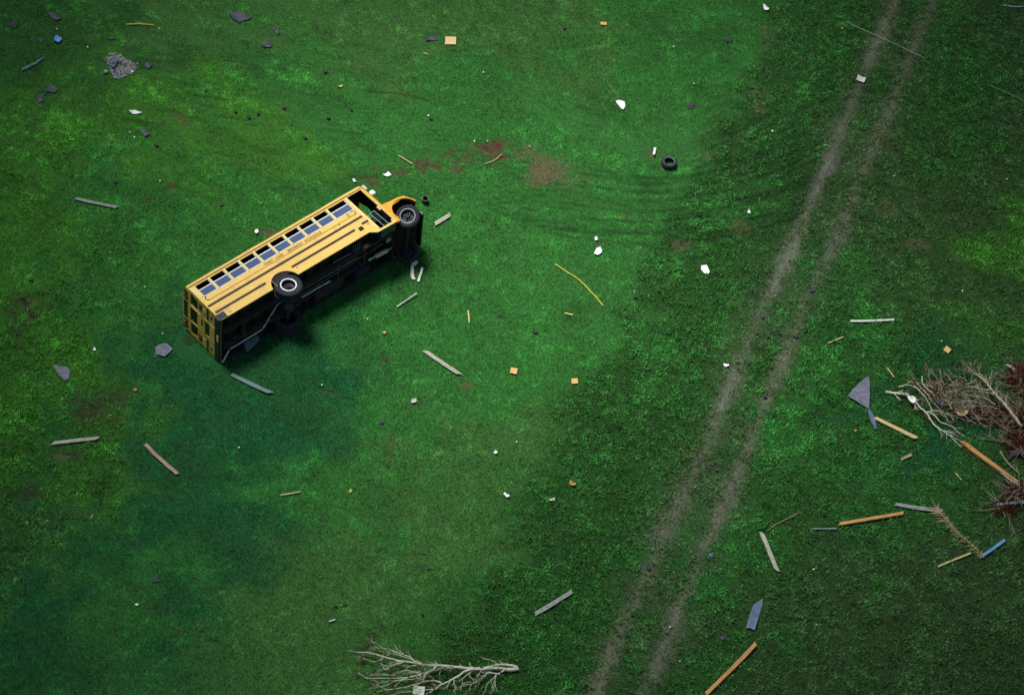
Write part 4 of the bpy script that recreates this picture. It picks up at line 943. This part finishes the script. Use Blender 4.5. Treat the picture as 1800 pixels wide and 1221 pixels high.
limbs('fallen_limb', 'long thin pale stem with a forked tail left of the dead tree', 'fallen branch', [
    ([(1557,688,.08),(1576,691,.14),(1595,694,.22),(1606,703,.25),(1617,715,.24),(1629,726,.22),(1640,744,.2),(1654,755,.18),(1668,764,.15),(1678,774,.12),(1690,786,.08)], .05, .012),
    (sc([(400,685,.25),(540,660,.3),(640,700,.28),(760,730,.22),(850,770,.15)], *K), .02, .007),
    (sc([(410,680,.25),(510,730,.22),(590,820,.2),(760,890,.18),(870,990,.14),(960,1040,.08)], *K), .024, .008),
    (sc([(640,945,.2),(700,970,.2),(830,970,.15),(930,1020,.1)], *K), .016, .007), (sc([(740,1010,.18),(850,1080,.15),(930,1110,.1)], *K), .018, .007),
    (sc([(0,325,.1),(90,300,.2),(200,310,.3),(330,410,.35),(420,540,.3),(460,640,.2)], *K), .026, .012),
    (sc([(330,180,.2),(340,280,.3),(400,345,.35),(490,410,.35),(500,450,.3)], *K), .02, .008), (sc([(255,255,.2),(300,320,.25),(400,420,.3),(560,620,.3),(700,700,.2)], *K), .018, .008)],
    rr, leafs=(4, .3), tdep=1, tl=.35, tn=.35)
def brush(name, label, areas, seed, bark='barkdull', nstem=48, nleaf=3200):
    """heap of dead leafy brush; areas = (px,py,rx,ry,height) in metres"""
    rr = random.Random(seed); base = at(areas[0][0], areas[0][1]); root = empty(name, base); tag(root, label, 'brush heap', 'heaps of dead brush at the right edge')
    tw = MB(); lf = MB()
    for (px, py, rx, ry, h, wgt) in areas:
        c = at(px, py)-base
        for k in range(int(nstem*wgt)):
            p = c+Vector((rr.gauss(0, rx*.5), rr.gauss(0, ry*.5), rr.uniform(.05, h*.8)))
            grow(tw, p, Vector((rr.uniform(-1, .3), rr.uniform(-.6, .6), rr.uniform(-.1, .4))).normalized(), rr.uniform(.35, .9), rr.uniform(.008, .018), 1, rr)
        for k in range(int(nleaf*wgt)):
            a = rr.uniform(0, 2*PI); q = rr.random()**.6
            p = c+Vector((rx*q*math.cos(a), ry*q*math.sin(a), rr.uniform(.03, .1+h*(1-q))))+Vector((rr.gauss(0, .14), rr.gauss(0, .12), 0))
            leaf(lf, p, rr, .05)
    tw.build('twigs', bark, root); lf.build('dead_leaves', 'deadleaf', root, recalc=False)
brush('brush_heap', 'heap of reddish dead leaves and twigs around the butt of the dead tree', [(1752,732,.85,.42,.30,.9),(1792,745,.6,.8,.4,.9),(1712,728,.6,.22,.2,.45),(1635,687,.42,.18,.15,.22),(1788,785,.4,.5,.3,.4)], 5)
brush('brush_heap', 'reddish dead brush at the right edge above the dead tree', [(1795,668,.45,.7,.4,.7),(1812,700,.4,.4,.4,.3)], 6)
brush('brush_heap', 'dead brush under the pale blue metal strip at the right edge', [(1790,868,.5,.35,.35,.6),(1765,895,.35,.25,.2,.25)], 7, nstem=60)
def junk():
    m = MB(); rr = random.Random(12); c = at(1793, 800)
    for k in range(4):
        M_ = Matrix.Translation((rr.uniform(-.3, .35), rr.uniform(-.5, .45), .12+.05*k)) @ Matrix.Rotation(rr.uniform(0, 3), 4, 'Z') @ Matrix.Rotation(rr.uniform(-.5, .5), 4, 'X')
        m.box((-.26, -.05-.02*k, -.006), (.22, .06, .006), M_)
    o = m.build('roofing_scraps', 'sheet'); o.location = c; tag(o, 'tangle of dark blue sheet metal in the brush at the right edge', 'sheet metal')
junk()
# dry palm frond
def frond():
    rr = random.Random(2); pts = [at(*p) for p in [(1637,880),(1644,896),(1652,905),(1668,922),(1684,940),(1700,953),(1722,972),(1728,983)]]; base = pts[0].copy()
    root = empty('palm_frond', base); tag(root, 'dry straw coloured palm frond between grey board and blue board', 'palm frond')
    P = [p-base+Vector((0, 0, .1+.03*math.sin(i))) for i, p in enumerate(pts)]
    MB().tube(P, [.01, .014, .018, .02, .022, .026, .03, .034], 6).build('stalk', 'frond', root)
    lf = MB()
    for i in range(1, len(P)-1):
        for k in range(11):
            p = P[i].lerp(P[i+1], k/11); d = (P[i+1]-P[i]).normalized(); sd = Vector((-d.y, d.x, 0))
            for s_ in (1, -1):
                if rr.random() < .25: continue
                L = (.60 if i < 3 else .36)*rr.uniform(.5, 1.1)*(1.0 if s_ < 0 else .45); q = (sd*s_*-1*-1-d*rr.uniform(.3, 1.1)+Vector((0, 0, rr.uniform(-.2, .2)))).normalized()
                a = p; b = p+q*L*.5+Vector((0, 0, .03)); c = p+q*L+Vector((rr.uniform(-.05, .05), rr.uniform(-.05, .05), -.05)); c.z = max(c.z, .05); w = d*.011
                v = lf.vs([a-w, a+w, b+w, b-w, c]); lf.face([v[0], v[1], v[2], v[3]]); lf.face([v[3], v[2], v[4]])
    lf.build('leaflets', 'frond', root, recalc=False)
frond()

# ------------------------------------------------------------------ grass
def make_grass():
    rg = RNG
    def proj(x, y):
        dx, dy, dz = x, y, -CH
        zc = dx*_fw.x+dy*_fw.y+dz*_fw.z
        return 900+FPX*(dx*_r.x+dy*_r.y+dz*_r.z)/zc, 610.5-FPX*(dx*_u.x+dy*_u.y+dz*_u.z)/zc
    def scatter(n):
        x = rg.uniform(-31, 28, n); y = rg.uniform(35, 89, n); px, py = proj(x, y)
        ok = (px > -200) & (px < 2000) & (py > -150) & (py < 1370)
        return x[ok], y[ok], px[ok], py[ok]
    fp = np.array(FOOT)
    def pressed(x, y):
        out = np.zeros(len(x), bool)
        for (x0, y0, x1, y1, r) in fp:
            m = (x > min(x0, x1)-r) & (x < max(x0, x1)+r) & (y > min(y0, y1)-r) & (y < max(y0, y1)+r)
            if not m.any(): continue
            i = np.nonzero(m)[0]; vx, vy = x1-x0, y1-y0; L2 = vx*vx+vy*vy+1e-9
            t = np.clip(((x[i]-x0)*vx+(y[i]-y0)*vy)/L2, 0, 1)
            out[i[np.hypot(x[i]-x0-t*vx, y[i]-y0-t*vy) < r]] = True
        return out
    c0 = at(1120, 40)
    def build(name, label, n, coarse):
        x, y, px, py = scatter(n)
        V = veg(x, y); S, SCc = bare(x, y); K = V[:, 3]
        K = np.clip((K-.5+(fbm(x*.9, y*.9, 61)-.5)*.9)*2.2+.5, 0, 1)
        # combed / flattened streaks
        rad = np.hypot(x-c0.x, y-c0.y); th = np.arctan2(y-c0.y, x-c0.x)
        wr = .5*np.exp(-((rad-7.4)/2.0)**2)*np.clip((px-880)/100, 0, 1)*np.clip((1520-px)/150, 0, 1)*np.clip((480-py)/60, 0, 1)
        st = vnoise(rad*3.6+fbm(x*.8, y*.8, 3)*1.3, th*3.2, 90)
        ul = (x*.93-y*.37); vl = (x*.37+y*.93)
        wl = np.clip((360-py)/120, 0, 1)*np.clip((900-px)/250, 0, 1)*.55
        st2 = vnoise(ul*.45+3, vl*2.6+fbm(x*.6, y*.6, 5)*1.5, 95)
        streak = 1+wr*(st-.55)*1.9+wl*(st2-.5)*1.7
        cl = vnoise(x*3.1+fbm(x*2, y*2, 4)*1.0, y*3.1, 101); cl2 = vnoise(x*6.3+cl, y*6.3-cl, 103)*.75+vnoise(x*13, y*13, 104)*.25
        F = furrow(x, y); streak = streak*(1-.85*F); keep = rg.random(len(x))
        if coarse:
            k = np.clip((cl*.35+cl2*.65-.34)*3.2, 0, 1)
            dens = K*(.22+.78*k)*(1-S)**1.3*np.clip(streak*1.6-.6, .05, 1.3)
            L = (.065+.12*k)*rg.uniform(.7, 1.25, len(x)); w = rg.uniform(.020, .042, len(x)); lean = rg.uniform(.5, 1.35, len(x))
        else:
            k = np.clip(.5+(cl*.3+cl2*.7-.5)*1.8, 0, 1)
            dens = (1-.80*S)*(1-.35*K)*np.clip(.70+.4*k, 0, 1)*np.clip(streak*1.5-.5, .05, 1.3)
            L = (.065+.055*k)*rg.uniform(.65, 1.35, len(x))*np.clip(streak, .25, 2); w = rg.uniform(.020, .040, len(x)); lean = rg.uniform(.5, 1.4, len(x))
            L *= 1-.35*S
        ok = (keep < dens)
        pr = pressed(x, y); ok &= ~pr
        x, y, L, w, lean, V, S, SCc, k, streak, K, F = [q[ok] for q in (x, y, L, w, lean, V, S, SCc, k, streak, K, F)]
        n = len(x); a = rg.uniform(0, 2*np.pi, n)
        wr, wl, th = wr[ok], wl[ok], th[ok]
        fl = np.clip(wr*1.2, 0, .85) > rg.random(n); a[fl] = th[fl]+np.pi/2+rg.normal(0, .35, fl.sum()); lean[fl] = 1.3
        fl = np.clip(wl*1.1, 0, .7) > rg.random(n); a[fl] = -.38+rg.normal(0, .4, fl.sum()); lean[fl] = 1.25
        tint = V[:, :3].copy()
        p1 = fbm(x*.55, y*.55, 200, 3)[:, None]; p2 = fbm(x*1.6+5, y*1.6, 210, 3)[:, None]
        dry = np.array((.140, .172, .088)); br = np.array((.075, .045, .024))
        p3 = fbm(x*4.2, y*4.2+3, 220, 3)[:, None]; tint = tint*(.60+.95*p2)*(.55+1.05*p3)*(1.0 if coarse else 1.05)*np.clip(1+.75*(streak[:, None]-1), .25, 1.6)*((.62+.72*k[:, None]) if coarse else (.58+.84*k[:, None]))*(1-(.6 if coarse else .85)*F[:, None])  # streak sheen and furrow shade are put into the blade colour
        f = np.clip((p1-.50)*2.2, 0, .45); tint = tint*(1-f)+np.array((.045, .12, .024))*f
        u = rg.random(n)[:, None]**1.4; tint = tint*(.50+1.35*u)
        q = rg.random(n); d = np.clip(S*1.5+.03+.05*(K > .5)*(fbm(x*1.2, y*1.2, 230) > .55), 0, .9); mk = q < d
        tint[mk] = (dry*(.5+.9*rg.random((n, 1))))[mk]*(.6+.4*(S[mk, None] > .2))
        mk = rg.random(n) < .018+.05*np.clip(p1[:, 0]*-4+1.8, 0, 1); tint[mk] = br*(.5+.8*rg.random((mk.sum(), 1)))
        ca, sa = np.cos(a), np.sin(a); z0 = (fbm(x*1.5, y*1.5, 5)-.5)*.05-S*.03-.012
        A = np.stack([x+sa*w/2, y-ca*w/2, z0], -1); B = np.stack([x-sa*w/2, y+ca*w/2, z0], -1)
        tip = np.stack([x+ca*L*np.sin(lean), y+sa*L*np.sin(lean), z0+L*np.cos(lean)], -1)
        if coarse:     # leaf: a kite of four corners, widest in the middle
            mid = (A+B)/2*.45+tip*.55; mid[:, 2] += L*.22
            pw = np.stack([sa*w*.5, -ca*w*.5, rg.normal(0, .3, n)*w], -1)
            base = (A+B)/2; co = np.stack([base, mid+pw, tip, mid-pw], 1).reshape(-1, 3); nv = 4
        else:
            co = np.stack([A, B, tip], 1).reshape(-1, 3); nv = 3
        me = bpy.data.meshes.new(name); N = len(co)
        me.vertices.add(N); me.vertices.foreach_set('co', co.astype(np.float32).ravel())
        me.loops.add(N); me.loops.foreach_set('vertex_index', np.arange(N, dtype=np.int32))
        me.polygons.add(n); me.polygons.foreach_set('loop_start', np.arange(0, N, nv, dtype=np.int32))
        at2 = me.attributes.new('tint', 'FLOAT_COLOR', 'FACE')
        at2.data.foreach_set('color', np.concatenate([tint, np.ones((n, 1))], 1).astype(np.float32).ravel())
        me.update(calc_edges=True)
        me.materials.append(GM); o = bpy.data.objects.new(name, me); COL.objects.link(o); tag(o, label, 'grass', kind='stuff')
        print(name, n)
    GM = bpy.data.materials.new('blade'); GM.use_nodes = True; t = GM.node_tree; b = t.nodes['Principled BSDF']
    b.inputs['Roughness'].default_value = .6; b.inputs['Specular IOR Level'].default_value = .22
    A_ = t.nodes.new('ShaderNodeAttribute'); A_.attribute_name = 'tint'; t.links.new(A_.outputs['Color'], b.inputs['Base Color'])
    tr = t.nodes.new('ShaderNodeBsdfTranslucent'); mx = t.nodes.new('ShaderNodeMixShader'); mx.inputs[0].default_value = .38
    t.links.new(A_.outputs['Color'], tr.inputs[0]); t.links.new(b.outputs[0], mx.inputs[1]); t.links.new(tr.outputs[0], mx.inputs[2]); t.links.new(mx.outputs[0], t.nodes['Material Output'].inputs[0])
    build('grass', 'short green lawn grass covering the field', 3400000, False)
    build('weeds', 'coarse leafy weeds growing in clumps beside the wheel tracks', 1900000, True)
make_grass()
